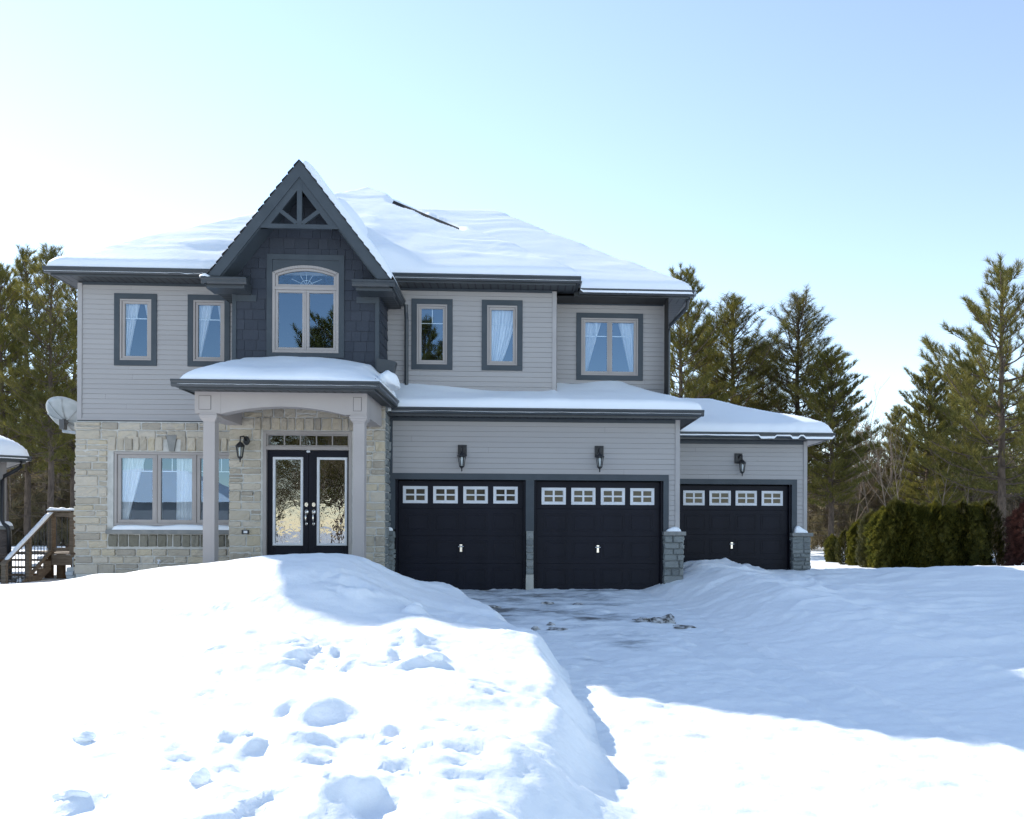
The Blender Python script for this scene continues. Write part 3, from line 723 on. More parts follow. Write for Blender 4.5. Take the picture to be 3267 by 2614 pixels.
sheet('porch_ceiling','column',X0+.31,X1-.31,Yb+.262,Yg-.06,3.50)
b=MB(); b.box(-5.75,-2.72,14.55,16.2,-.2,.49); b.obj('porch_floor',M['concrete'],H_)
gx(-5.88,-2.465,14.25,3.67); gy(14.35,16.42,-2.465,-1,3.67); gy(14.35,16.9,-5.88,1,3.67)
boards('fascia','gutter',(-5.777,-2.567,14.352,14.372,3.52,3.645),(-2.586,-2.566,14.372,16.5,3.52,3.645),(-5.778,-5.758,14.372,17.1,3.52,3.645))
sheet('soffit','soffitx',-5.757,-2.587,14.373,Yb-.001,3.542); sheet('soffit','soffity',-2.767,-2.587,Yb,16.5,3.542); sheet('soffit','soffity',-5.757,-5.675,Yb,17.1,3.542)
ZP,PP=3.655,.30
b=MB(); x0,x1,y0,y1=-5.83,-2.515,14.30,16.32; h=y1-y0
b.add([(x0,y0,ZP),(x1,y0,ZP),(x1-.45,y1,ZP+PP*h),(x0+.7,y1,ZP+PP*h),(x1,y1,ZP),(x0,y1,ZP),(x0,y0,ZP-.03),(x1,y0,ZP-.03)],[(0,1,2,3),(1,4,2),(0,3,5),(0,6,7,1)]); b.obj('porch_roof',M['shingle'],H_)
b=MB(); b.prism([(-2.86,4.20),(-2.56,4.12),(-2.50,4.38),(-2.57,4.40),(-2.86,4.44)],16.18,16.40); b.obj('porch_flashing',M['gutter'],H_)
# small fittings on the stone
b=MB(); b.box(-5.365,-5.232,Yg-.095,Yg-.04,1.10,1.18); ob=b.obj('outlet_box',M['lamp'],H_,bevel=.006)
b=MB(); b.box(-5.325,-5.255,Yg-.104,Yg-.09,1.118,1.165); b.obj('cover',M['white'],ob,bevel=.004)
b=MB(); b.tube([(-7.27,YM-.04,.55),(-7.27,YM-.12,.55),(-7.27,YM-.15,.50)],.018,8); b.tube([(-7.30,YM-.13,.575),(-7.24,YM-.13,.575)],.012,6); b.obj('hose_tap',M['white'],H_)
b=MB(); b.box(-9.14,-8.98,YM+.06,YM+.25,.17,.42); b.tube([(-9.06,YM+.15,.42),(-9.06,YM+.15,.6),(-8.94,YM+.15,.62)],.02,8); b.tube([(-9.13,YM+.05,.3),(-8.99,YM+.05,.3)],.05,10); b.obj('gas_meter',M['dish'],H_,bevel=.01)
# ------------------------------------------------------------------ lanterns, curtains, dish
def lantern(x,y,z,label,plate='square',dx=0):
    """(x,y,z) is the middle of the wall plate on the wall face"""
    t=thing('wall_lantern',label,'wall lamp',(x,y,z),'black wall lanterns')
    L=MB()
    if plate=='square': L.box(x-.088,x+.088,y-.03,y-.001,z-.115,z+.115); L.frame(x-.07,x+.07,z-.095,z+.095,.012,y-.04,y-.03)
    else: L.prism([(x+.055*math.cos(a),z+.085*math.sin(a)) for a in [2*math.pi*k/20 for k in range(20)]],y-.035,y-.001)
    L.obj('back_plate',M['lamp'],t,bevel=.004)
    cx,cy,cz=x+dx,y-.16,z-.12                          # top of the glass
    a=MB(); a.tube([(x,y-.02,z+.0),(x+dx*.4,y-.09,z+.075),(x+dx,y-.15,z+.06),(cx,cy,cz+.09)],[.018,.014,.013,.013],8); a.obj('arm',M['lamp'],t,smooth=True)
    c=MB(); n=6
    c.lathe([(.0,.115),(.012,.11),(.016,.085),(.045,.06),(.088,.012),(.092,0),(.08,-.006)],(cx,cy,cz),6)
    c.obj('roof',M['lamp'],t)
    c=MB()
    top=[(cx+.075*math.cos(2*math.pi*k/n),cy+.075*math.sin(2*math.pi*k/n),cz) for k in range(n)]
    bot=[(cx+.045*math.cos(2*math.pi*k/n),cy+.045*math.sin(2*math.pi*k/n),cz-.20) for k in range(n)]
    for k in range(n):
        c.tube([top[k],bot[k]],.0075,5); c.tube([bot[k],bot[(k+1)%n]],.008,5); c.tube([top[k],top[(k+1)%n]],.008,5)
    c.lathe([(.05,-.20),(.045,-.215),(.018,-.235),(.010,-.27),(.014,-.285),(.004,-.30),(0,-.30)],(cx,cy,cz),10)
    c.obj('cage',M['lamp'],t)
    g=MB()
    for k in range(n):
        q=(k+1)%n; f=.95
        def s(p): return (cx+(p[0]-cx)*f,cy+(p[1]-cy)*f,p[2])
        g.add([s(top[k]),s(top[q]),s(bot[q]),s(bot[k])],[(0,1,2,3)])
    g.obj('glass_panel',M['lampglass'],t)
    b=MB(); b.lathe([(0,-.20),(.016,-.20),(.02,-.10),(.026,-.06),(.02,-.02),(0,-.005)],(cx,cy,cz),10); b.obj('bulb',M['bulb'],t,smooth=True)
    return t
lantern(-1.287,YG-.016,2.76,'black lantern on the siding above the leftmost garage door')
lantern(1.428,YG-.016,2.765,'black lantern on the siding above the middle garage door')
lantern(4.81,YS-.016,2.845,'black lantern above the smaller set back garage door at the right',dx=.05)
lantern(-5.285,Yg-.055,2.86,'black lantern on the stone wall left of the front doors','oval',dx=-.07)

def curtain(label,xt0,xt1,xb0,xb1,zt,zb,Y,pw=.75,folds=None,group=None):
    n=max(10,int(abs(xt1-xt0)/.012)); mrows=26; r=random.Random(label)
    nf=folds or max(3,int(abs(xt1-xt0)/.07)); ph=r.uniform(0,6)
    V=[];F=[]
    for j in range(mrows+1):
        t=j/mrows; z=zt+(zb-zt)*t; e=t**pw
        for i in range(n+1):
            s=i/n
            a=xt0+(xb0-xt0)*e; c=xt1+(xb1-xt1)*e
            amp=.022+.02*t
            y=Y+amp*math.sin(2*math.pi*nf*s+ph+.6*math.sin(3*t))+.012*math.sin(2*math.pi*nf*2.3*s+ph)
            V.append((a+(c-a)*(s+.04*math.sin(2*math.pi*nf*s)),y,z))
    for j in range(mrows):
        for i in range(n):
            q=j*(n+1)+i; F.append((q,q+1,q+n+2,q+n+1))
    b=MB(); b.v=V; b.f=F
    o=b.obj('curtain',M['curtain'],None,True); tag(o,label,'curtain',group or 'white sheer curtains')
    m=o.modifiers.new('cloth','SOLIDIFY'); m.thickness=.003
    return o
Yc=YM+.10
curtain('sheer curtain hanging on the left side of the leftmost upper window',-8.05,-7.72,-8.05,-7.98,5.78,4.56,Yc,.9)
curtain('thin sheer curtain on the right side of the leftmost upper window',-7.68,-7.48,-7.53,-7.48,5.78,4.9,Yc,.8)
curtain('sheer curtain on the left side of the upper window beside the shingled gable',-6.63,-6.28,-6.63,-6.56,5.78,4.56,Yc,.9)
curtain('thin sheer curtain on the right of the upper window beside the shingled gable',-6.24,-6.05,-6.10,-6.05,5.78,4.7,Yc,.8)
curtain('white curtain swept to the left across the narrow window nearest the double window',-.80,-.22,-.80,-.55,5.78,4.56,Yc,1.5)
curtain('white curtain tied back at the left of the double upper window',1.18,1.60,1.18,1.24,5.72,4.5,YB+.10,.9)
curtain('white curtain tied back at the right of the double upper window',1.90,2.31,2.20,2.28,5.72,4.5,YB+.10,.9)
curtain('sheer curtain behind the left sash of the front room window',-8.1,-7.60,-8.1,-7.98,2.70,1.3,YM+.13,.9)
curtain('long white curtain behind the second sash of the front room window',-7.02,-6.66,-7.02,-6.66,2.70,1.3,YM+.13,1,6)
curtain('sheer curtain swept right behind the sash beside the porch column',-6.0,-5.45,-5.62,-5.45,2.70,1.3,YM+.13,1)

def dish():
    C=Vector((-9.52,18.0,3.42)); t=thing('satellite_dish','grey satellite dish seen from behind on the left corner of the house','satellite dish',tuple(C))
    ax=Vector((.24,.68,.69)).normalized(); a=ax.cross(Vector((0,0,1))).normalized(); c=ax.cross(a).normalized()
    R=.55; b=MB(); n=36; rings=7
    for j in range(rings+1):
        rr=R*j/rings; h=.16*(j/rings)**2
        for k in range(n):
            th=2*math.pi*k/n; b.v.append(tuple(C+a*(rr*math.cos(th)*1.0)+c*(rr*math.sin(th)*.9)+ax*h))
    for j in range(rings):
        for k in range(n): b.f.append((j*n+k,j*n+(k+1)%n,(j+1)*n+(k+1)%n,(j+1)*n+k))
    o=b.obj('reflector',M['dish'],t,True); m=o.modifiers.new('s','SOLIDIFY'); m.thickness=.012
    b=MB()
    for k in range(8):
        th=2*math.pi*(k+.3)/8; P=[C+a*(R*q*math.cos(th))+c*(R*q*math.sin(th)*.9)+ax*(.16*q*q-.02) for q in (.12,.5,.95)]
        b.tube(P,.012,5)
    b.obj('rib',M['dish'],t)
    b=MB(); b.tube([C-ax*.02,C-ax*.10],.07,10); B_=C-ax*.10; b.box(B_.x-.05,B_.x+.05,B_.y-.06,B_.y+.06,B_.z-.12,B_.z+.08); b.obj('bracket',M['dishdark'],t)
    b=MB(); b.tube([B_,B_+Vector((.02,-.02,-.16)),(-9.02,17.62,3.12),(-8.93,17.55,3.06)],.032,8); b.obj('mast',M['dish'],t)
    b=MB(); P=C+c*(-R*.88)+ax*.16; b.tube([C+c*(R*.8)+ax*.12,C+ax*.55+c*.1],.014,6); b.box(*(sum(([q-.04,q+.04] for q in (C+ax*.55+c*.1)),[]))); b.obj('feed_horn',M['dishdark'],t)
dish()
# ------------------------------------------------------------------ snow on the roofs
def field(name,x0,x1,y0,y1,step,fz,label=None,parent=None,skirt=True):
    """height field; fz(X,Y) -> (z, keep)"""
    nx=max(2,int((x1-x0)/step)); ny=max(2,int((y1-y0)/step))
    X,Y=np.meshgrid(np.linspace(x0,x1,nx+1),np.linspace(y0,y1,ny+1)); Z,K=fz(X,Y)
    V=np.stack([X.ravel(),Y.ravel(),Z.ravel()],1); idx=np.arange((nx+1)*(ny+1)).reshape(ny+1,nx+1)
    F=np.stack([idx[:-1,:-1],idx[:-1,1:],idx[1:,1:],idx[1:,:-1]],-1).reshape(-1,4)
    if K.dtype!=bool: Z=np.where(K<=0,Z-.06,Z); V[:,2]=Z.ravel(); K=K>-step*1.02
    k=K.ravel(); keep=k[F].all(1); F=F[keep]
    u,inv=np.unique(F,return_inverse=True)
    o=np_obj(name,V[u],inv.reshape(F.shape),M['roofsnow'])
    return tag(o,label,'snow',kind='stuff')
def edge(d,T,r):       # rounded edge of a snow blanket: 0 at d=0, T at d>=r
    q=np.clip(d/r,0,1); return T*np.sqrt(np.clip(1-(1-q)**2,0,1))
def ripples(X,Y,a=.021):
    w=.6*fbm(X*.5,Y*.7,2,5)
    return a*fbm(X*.8+w,Y*3.4+X*.5+w*2,4,21,.6)*(.5+.9*sstep(-.3,.6,fbm(X*.35,Y*.35,2,33)))
def main_snow(X,Y):
    dA=np.minimum.reduce([X+9.26,1.03-X,Y-16.73,27.1-Y]); dB=np.minimum.reduce([3.43-X,Y-17.38,25.95-Y]); dB=np.where(X>-6,dB,-1)
    zA=ZA+PM*np.maximum(dA,-.02); zB=ZB+PM*np.maximum(dB,-.02)
    # soft union so that valleys fill with drifted snow
    k=.12; z=np.where((dA>0)&(dB>0),np.maximum(zA,zB)+k*np.exp(-np.abs(zA-zB)/k)*.7,np.where(dA>dB,zA,zB))
    d=np.maximum(dA,dB)
    T=.12+.025*fbm(X*.33,Y*.4,2,3)+.05*np.exp(-((X+7)/1.6)**2-((Y-18.0)/.7)**2)
    t=edge(d,T,.17)+ripples(X,Y)*sstep(.2,.9,d)+.022*fbm(X*.45+3,Y*1.0,2,31)*sstep(.3,1.2,d)
    t=t+.02*fbm(X*7,Y*7,2,8)*(1-sstep(.0,.25,d))*sstep(-6.9,-6.2,-np.abs(X+6.3)-6)
    # drift against the dormer roof
    gz=ZAp-S*np.abs(X-XC)
    t=t+.24*np.exp(-np.abs((z-gz)/.7)**1.5)*sstep(XC+.3,XC+1,X)*(Y<20.5)*sstep(0,.3,d)
    t=t+.10*np.exp(-((X+2.75)/.5)**2-((Y-17.2)/.42)**2)*sstep(0,.25,d)  # extra heap added at the gable foot to block sunlight
    # wind scoured hip
    s=(1.0-X)-(Y-16.76); wd=.10+.05*sstep(2.4,3.4,1.0-X); bare=(1-sstep(.75,1.6,np.abs(s-.13+.05*fbm(X*3,Y*3,2,14))/(wd+.06)))*sstep(2.35,2.7,1.0-X)*(1-sstep(4.15,4.55,1.0-X))
    t=t*(1-bare)-.09*bare
    apex=np.exp(-((X+4.15)/.5)**2-((Y-21.8)/.5)**2); t=t-.06*apex
    return z+t,d
field('roof_snow',-9.27,3.44,16.72,26.0,.055,main_snow,'wind rippled snow covering the main hip roof of the house')
def gable_snow(X,Y):
    u=X-XC; z=ZAp+.015-S*u
    T=.17+.03*fbm(X*1.2,Y*.9,2,12)
    t=edge(np.minimum(u+.03,1.72-u)*1.0,T,.35)*1.4*sstep(-.02,.22,Y-Yr-.02)
    t=t+.09*np.exp(-((u-1.0)/.5)**2)*sstep(.1,.6,Y-Yr)+.42*np.exp(-((u-.45)/.6)**2-((Y-18.6)/.75)**2)*sstep(0,.2,u)  # side bulge, plus a rear hump added to keep sun off the right bank
    return z+t,(u>.0)&(u<1.71)
field('roof_snow',XC,XC+1.72,Yr+.03,20.4,.05,gable_snow,'smooth snow on the right slope of the steep front gable')
b=MB(); b.lathe([(0,.06),(.05,.055),(.09,.03),(.10,0)],(-5.90,Yr-.0,5.795),10)
tag(b.obj('roof_snow',M['roofsnow'],None,True),'small clump of snow left in the gutter corner of the front gable','snow',kind='stuff')
def garage_snow(X,Y):
    dx=3.44-X; dy=Y-16.43; d=np.minimum(dx,dy); z=ZG+PG*np.clip(d,-.03,1.5)+np.clip(d-1.5,0,9)*.0
    wall=np.where(X<.58,YM,np.where(X<3.0,YB,99)); dw=wall-Y
    T=.15+.03*fbm(X*.5,Y*.6,2,41)
    drift=.14*sstep(-.7,-2.4,X)+.10*np.exp(-((X-1.75)/.65)**2)+.05*np.exp(-((X-.62)/.25)**2)
    t=edge(d,T,.14)+drift*np.exp(-np.clip(dw,0,9)/.55)*sstep(0,.5,d)+.008*fbm(X*2,Y*3,3,6)
    t=t-.2*np.exp(-((X-2.93)/.16)**2-((Y-18.02)/.05)**2)
    return z+t,np.minimum.reduce([d,wall+.10-Y])
field('roof_snow',-2.72,3.45,16.42,19.7,.05,garage_snow,'smooth snow on the lean to roof above the two garage doors')
def single_snow(X,Y):
    d=np.minimum.reduce([6.89-X,Y-18.68,26-Y]); z=ZS+PG*np.minimum(d,hs-.0)
    z=np.where(Y-18.68>hs,ZS+PG*np.minimum(hs,6.89-X),z)
    T=.20+.05*fbm(X*.6,Y*.6,2,51)
    t=edge(d,T,.2)+.006*fbm(X*3,Y*4,3,9)
    t=t+.22*np.exp(-((X-3.5)/.35)**2)*np.exp(-((Y-18.9)/.5)**2)*0
    t=t-.06*np.exp(-np.clip(d,0,9)/.05)*(fbm(X*3,Y*3,2,77)>.1)*(X>5.2)
    return z+t,d
field('roof_snow',3.0,6.90,18.66,24.0,.06,single_snow,'smooth snow on the low roof above the single garage door')
def porch_snow(X,Y):
    dl,dr,df=X+5.85,-2.495-X,Y-14.28
    d=np.minimum(dl*.9,df); z=ZP+PP*np.clip(df,0,9)*np.clip(np.minimum(dl,dr)/.5,0,1)**.6
    e=np.minimum.reduce([dl-.10,df,dr])
    T=.19+.03*fbm(X*.7,Y*.8,2,61)-.10*sstep(-3.7,-2.6,X)
    t=edge(e,T,.42)+.006*fbm(X*3,Y*4,3,9)+.02*fbm(X*6,Y*6,2,4)*sstep(.35,.0,dr)
    return z+t,e
field('roof_snow',-5.85,-2.49,14.27,16.36,.035,porch_snow,'deep rounded snow on the porch roof over the front doors')
b=MB(); n=14; rr=random.Random(2)
def blob(cx,cy,cz,rx,ry,rz,seed,name,label,cat,m='snow',group=None,kind=None,rough=.25,sub=3):
    import bmesh
    bm=bmesh.new(); bmesh.ops.create_icosphere(bm,subdivisions=sub,radius=1)
    for v in bm.verts:
        c=v.co
        k=1+rough*float(fbm(c.x*1.3+seed*3.1+c.z*.9,c.y*1.3-seed+c.z*.7,2,seed))
        q=c*k
        if q.z<-.45: q.z=-.45
        v.co=Vector((cx+q.x*rx,cy+q.y*ry,cz+q.z*rz))
    me=bpy.data.meshes.new(name); bm.to_mesh(me); bm.free()
    o=link(name,me,M[m],None,True); return tag(o,label,cat,group,kind)
blob(-2.52,15.55,3.86,.16,.5,.17,5,'roof_snow','lump of snow spilling over the right gutter of the porch','snow','roofsnow',kind='stuff')
# window sill and pier caps
def sillsnow(name,label,x0,x1,y0,y1,z,h,seed):
    def f(X,Y):
        d=np.minimum.reduce([X-x0,x1-X,(Y-y0)*1.2]); return z+edge(d,h*(1+.35*fbm(X*2.2+seed,Y*2,2,seed)),.09),d>-.001
    return field(name,x0,x1,y0,y1,.018,f,label)
sillsnow('sill_snow','strip of snow lying on the stone sill under the front room window',-8.18,-5.63,YM-.125,YM-.015,1.174,.085,3)
def capsnow(label,x0,x1,y0,y1,z,h,px,seed):
    def f(X,Y):
        d=np.minimum.reduce([X-x0,x1-X,Y-y0]); return z+edge(d,h,.08)*(.45+.9*np.exp(-((X-px)/.13)**2)),d>-.001
    return field('cap_snow',x0,x1,y0,y1,.02,f,label)
capsnow('cap of snow on the stone pier between the double and single garages',2.77,3.07,YG-.15,YG-.034,1.177,.07,2.95,1)
capsnow('cap of snow on the stone pier at the right end of the house',6.09,6.40,YS-.15,YS-.034,1.152,.12,6.17,2)
blob(-2.70,YG-.05,1.19,.055,.04,.05,9,'cap_snow','tiny lump of snow on the stone pier beside the leftmost garage door','snow',kind='stuff')

# ------------------------------------------------------------------ the ground
yk=np.array([-400,-3,0,3,6,8,10,12,13.5,15,16.85,60]); fk=np.array([.8,.8,.8,.80,.70,.60,.47,-.05,-.70,-1.45,-2.15,-2.15])
rk_y=np.array([-400,3,7,10.65,13,15,16.85,19]); rk_x=np.array([5.2,5.2,4.1,3.15,2.9,2.7,2.35,2.2])
zr_y=np.array([-400,0,6,9,12.5,15,17,19.3,21,25,60]); zr_v=np.array([-.95,-.95,-.66,-.50,-.16,.06,.22,.27,.18,.02,.1])
LUMP=[(588,1479,.25,.20),(671,1484,.30,.24),(624,1573,.30,.15),(177,1570,.09,.06),(151,1690,.16,.10),(453,1685,.22,.13),(421,1646,.09,.08),
 (879,1302,.22,.20),(879,1362,.24,.18),(905,1401,.28,.15),(791,1417,.34,.11),(754,1396,.22,.07),(505,1354,.16,.05),(812,1365,.38,.10),(479,1609,.12,.05),
 (624,1667,.40,.10),(978,1562,.48,.13),(728,1690,.32,.06),(860,1480,.3,.05),(360,1560,.12,.04),(880,1600,.4,.08),(830,1340,.25,.10)]
_th=math.atan(95/1780.)
def lawn_point(u,v):
    # where the sight line through a point of the photograph meets the sloping lawn
    t=(u-1205)/1780; d=(math.sin(_th)+math.cos(_th)*t,math.cos(_th)-math.sin(_th)*t); k=(v-1115-.0035*(u-1205))/1780
    w=1.893/(.074*d[1]+k); return w*d[0],w*d[1]
LP=[(*lawn_point(u,v),r,h) for u,v,r,h in LUMP]
def drive_z(Y): return np.where(Y<16.85,-.07*(16.85-np.maximum(Y,.5)),0.0)
def ground(X,Y,detail=True):
    Xf=np.interp(Y,yk,fk)+.10*fbm(Y*.8,X*0+3.3,2,71); Xr=np.interp(Y,rk_y,rk_x)+.06*fbm(Y*.8,X*0+7.7,2,72)
    dz=drive_z(Y)
    lawn=-.683+.074*np.clip(Y,2.0,13.0)-0*X
    lawn=lawn+.05*sstep(13,17,Y)+.10*fbm(X*.12+9,Y*.12,2,73)*sstep(-30,-3,-np.abs(X))
    lawn=lawn+.05*fbm(X*.35,Y*.35,3,74)
    # shovelled ridge that ends in the mound before the front doors
    sx=np.where(X<-2.95,1.95,.80); sy=np.where(Y<12.4,1.6,1.15)
    mound=.66*np.exp(-np.abs((X+2.95)/sx)**1.9/2*1.0)*np.exp(-((Y-12.4)/sy)**2/2)
    mound=mound+.12*np.exp(-((X+5.6)/2.0)**2-((Y-12.9)/1.0)**2)
    rid_x=np.interp(Y,[0,4,6,8,10,12],[-.55,-.6,-.7,-.75,-1.0,-2.2])
    band=np.exp(-((X-rid_x)/.75)**2)*(1-sstep(10.5,12.5,Y))
    mound=mound+.10*band*sstep(2,5,Y)
    lawn=lawn-.38*sstep(13.4,16.2,Y)*sstep(5.6,6.9,-X)*(1-sstep(24,30,Y))
    left=lawn+mound
    rough=np.exp(-np.abs((X-rid_x+.7)/1.7)**2.5)*(1-sstep(10.8,12.3,Y))
    if detail:
        patch=sstep(-.25,.25,fbm(X*.7+2,Y*.7,2,79)); wx_=X+.12*fbm(X*3,Y*3,2,176); wy_=Y+.12*fbm(X*3+9,Y*3,2,177)
        crust=np.maximum(0,fbm(wx_*1.7,wy_*2.0,2,75,.5)-.05)
        left=left+rough*patch*(.085*crust/(1+1.0*crust)+.065*np.maximum(0,fbm(wx_*3.0,wy_*3.8,2,175)-.15)+.030*fbm(wx_*4.4,wy_*5.4,4,76,.6)+.012*fbm(X*11,Y*13,2,178))
        left=left+.020*fbm(X*1.6,Y*3.4+X,4,77)+.045*fbm(X*.9+4,Y*1.1,2,179)+.012*np.abs(fbm(X*5,Y*6,3,78))*sstep(-5,-1,X)
        for (lx,ly,r,h) in LP:
            sel=(np.abs(X-lx)<2.2*r+.3)&(np.abs(Y-ly)<2.2*r+.3)
            if not sel.any(): continue
            wx=X[sel]+.35*r*fbm(X[sel]*2/r*.35,Y[sel]*2/r*.35,2,81); wy=Y[sel]+.35*r*fbm(X[sel]*.7/r+5,Y[sel]*.7/r,2,82)
            q=np.sqrt(((wx-lx)/r)**2+((wy-ly)/(r*.8))**2)
            bump=.55*h*np.maximum(0,1-q**2)**1.6
            hollow=-.2*h*np.exp(-((wx-lx-1.5*r)/(r*.8))**2-((wy-ly+1.1*r)/(r*.8))**2)
            left[sel]=left[sel]+bump+hollow
    # right field
    dR=X-Xr; zr=np.interp(Y,zr_y,zr_v)+.06*fbm(X*.25,Y*.3,3,83)
    zr=zr+.30*np.exp(-((X-3.75)/1.05)**2)*np.exp(-((Y-17.7)/.75)**2)
    zr=zr+.20*sstep(6.6,9.2,X)*np.exp(-((Y-17.2)/1.9)**2)
    zr=zr+np.interp(Y,[6,8,11,14,16.3,17.5],[0,.04,.14,.24,.26,0])*np.exp(-((dR-1.5)/.85)**2)
    zr=np.maximum(zr,dz+.05+.03*fbm(X*.5,Y*.5,2,91))
    w=1-np.exp(-np.maximum(dR,0)/np.interp(Y,[6,12,16],[1.5,1.2,.7])); w=w*w*(3-2*w)*.5+w*.5
    right=dz+(np.maximum(zr,dz)-dz)*w
    if detail:
        scal=np.exp(-((X-4.4-.25*(17-Y))/1.9)**2)*sstep(11,13.5,Y)*(1-sstep(18,18.6,Y))
        a=(X*.8+Y*.55)+.25*fbm(X*.8,Y*.8,2,84)
        right=right+scal*w*.10*(1-np.abs(np.sin(a*3.6)))*(.5+.7*fbm(X*.9,Y*.9,2,184))
        right=right+.06*w*(Y>7.5)*(1-np.abs(fbm(X*.55+Y*.25,Y*1.5-X*.5,3,185)))**2
        right=right+.012*fbm(X*1.2,Y*3,4,85)*w
        berm=.075*np.exp(-((dR-.05)/.11)**2)*(Y<11.5)*(.6+.5*fbm(X*1.5,Y*1.5,3,86))
        right=right+berm
        right=right+.014*fbm(X*2.5,Y*4.5,4,87)*(1-w)+.007*fbm(X*9,Y*12,3,88)+.022*np.maximum(0,fbm(X*3.2,Y*5,3,188)-.25)*(1-w)
        tr=.03*np.exp(-((dR+.55)/.12)**2)+.02*np.exp(-((dR+.9)/.08)**2)+.018*np.exp(-((dR+2.3+.1*np.sin(Y*.5))/.11)**2); right=right-tr*(1-sstep(11.5,13,Y))
    s=sstep(0,1,(Xf-X)/np.interp(Y,[3,5.3,7,10,14],[1.2,1.0,.5,.42,.6])+.10*fbm(Y*1.1,X*.4,3,89))
    z=right+(np.maximum(left,dz+.02)-right)*s
    if detail: z=z+s*(1-s)*4*.03*fbm(X*2,Y*2,3,90)
    mask=(s<.02)&(dR<.0)&(Y<16.9)&(Y>-3)
    # flat street level far behind the viewer, gentle land all round
    far=sstep(30,60,np.abs(X))+sstep(34,60,Y); far=np.clip(far,0,1)
    z=z*(1-far)+far*.1
    return z,mask
def axis(dense0,dense1,step,lo,hi,mid):
    a=list(np.arange(dense0,dense1+1e-6,step)); s=step; x=dense1
    while x<hi: s=min(s*1.12,25); x+=s; a.append(x)
    s=step; x=dense0; pre=[]
    while x>lo: s=min(s*1.12,25); x-=s; pre.append(x)
    return np.array(pre[::-1]+a)
def make_ground():
    xs=axis(-6.2,6.8,.036,-320,320,0)
    ys=np.concatenate([axis(3.6,10.5,.036,-320,10.5,0)[:-1] if False else np.array([y for y in axis(3.6,10.5,.036,-320,10.4,0) if y<=10.5]),np.arange(10.55,20.5,.055),np.arange(20.6,30,.25),np.arange(30.5,60,1.5),np.arange(62,340,20)])
    X,Y=np.meshgrid(xs,ys); Z,Mk=ground(X,Y)
    nx,ny=len(xs),len(ys); idx=np.arange(nx*ny).reshape(ny,nx)
    F=np.stack([idx[:-1,:-1],idx[:-1,1:],idx[1:,1:],idx[1:,:-1]],-1).reshape(-1,4)
    V=np.stack([X.ravel(),Y.ravel(),Z.ravel()],1); mk=Mk.ravel()[F].all(1)
    for nm,sel,m,lab in (('snow_ground',~mk,'snow','deep snow over the front yard, banked up beside the driveway'),('driveway',mk,'drive','ploughed driveway of packed snow with bare dirty patches near the garage')):
        f=F[sel]; u,inv=np.unique(f,return_inverse=True); o=np_obj(nm,V[u],inv.reshape(f.shape),M[m]); tag(o,lab,'snow' if nm!='driveway' else 'driveway',kind='structure')
make_ground()
def gz(x,y): 
    z,_=ground(np.array([[float(x)]]),np.array([[float(y)]])); return float(z[0,0])
# loose chunks of ice thrown up by the shovel, clods of slush on the driveway
CH=[(879,1296,.11,.17,'pointed ice chunk at the back of the snow bank in full sun'),(177,1570,.075,.04,'lone snow lump on the smooth lawn at the far left'),(150,1686,.10,.05,'big rounded snow lump in the bottom left corner of the lawn'),
    (421,1644,.07,.08,'small upright snow chunk left of the bank near the bottom edge'),(905,1402,.13,.08,'flat broad ice chunk on the edge of the rubble in the bank')]
for i,(u,v,r,h,l) in enumerate(CH):
    x,y=lawn_point(u,v); z=gz(x,y); blob(x,y,z-h*.2,r*.9,r*.75,h*.9,i+3,'snow_chunk',l,'snow chunk',group='chunks of snow lying on the lawn',rough=.22,sub=4)
def drive_point(u,v):
    t=(u-1205)/1780; d=(math.sin(_th)+math.cos(_th)*t,math.cos(_th)-math.sin(_th)*t); k=(v-1115-.0035*(u-1205))/1780
    w=2.39/(.07*d[1]+k); return w*d[0],w*d[1]
SL=[(1404,1311,.19,.13,'largest grey slush clod standing on the driveway'),(1358,1308,.16,.04,'low grey slush patch touching the largest clod'),(1180,1325,.16,.04,'dark slush lump nearest the left bank in the front row'),(1130,1326,.06,.05,'small dark clod beside the left bank'),(1160,1316,.06,.05,'tiny dark clod just behind the front row of slush'),(1040,1279,.12,.035,'dark gravel patch near the left garage door'),(1152,1271,.10,.03,'dark gravel patch in front of the pier between the double doors'),(1217,1272,.12,.03,'dark gravel patch in front of the middle garage door'),(1440,1320,.14,.025,'thin dirty slush streak right of the largest clod')]
for i,(u,v,r,h,l) in enumerate(SL):
    x,y=drive_point(u,v); z=gz(x,y); blob(x,y,z+h*.05,r*.85,r*.8,h*.8,i+40,'slush_clod',l,'slush',m='slush',group='dirty slush clods on the driveway',rough=.7)

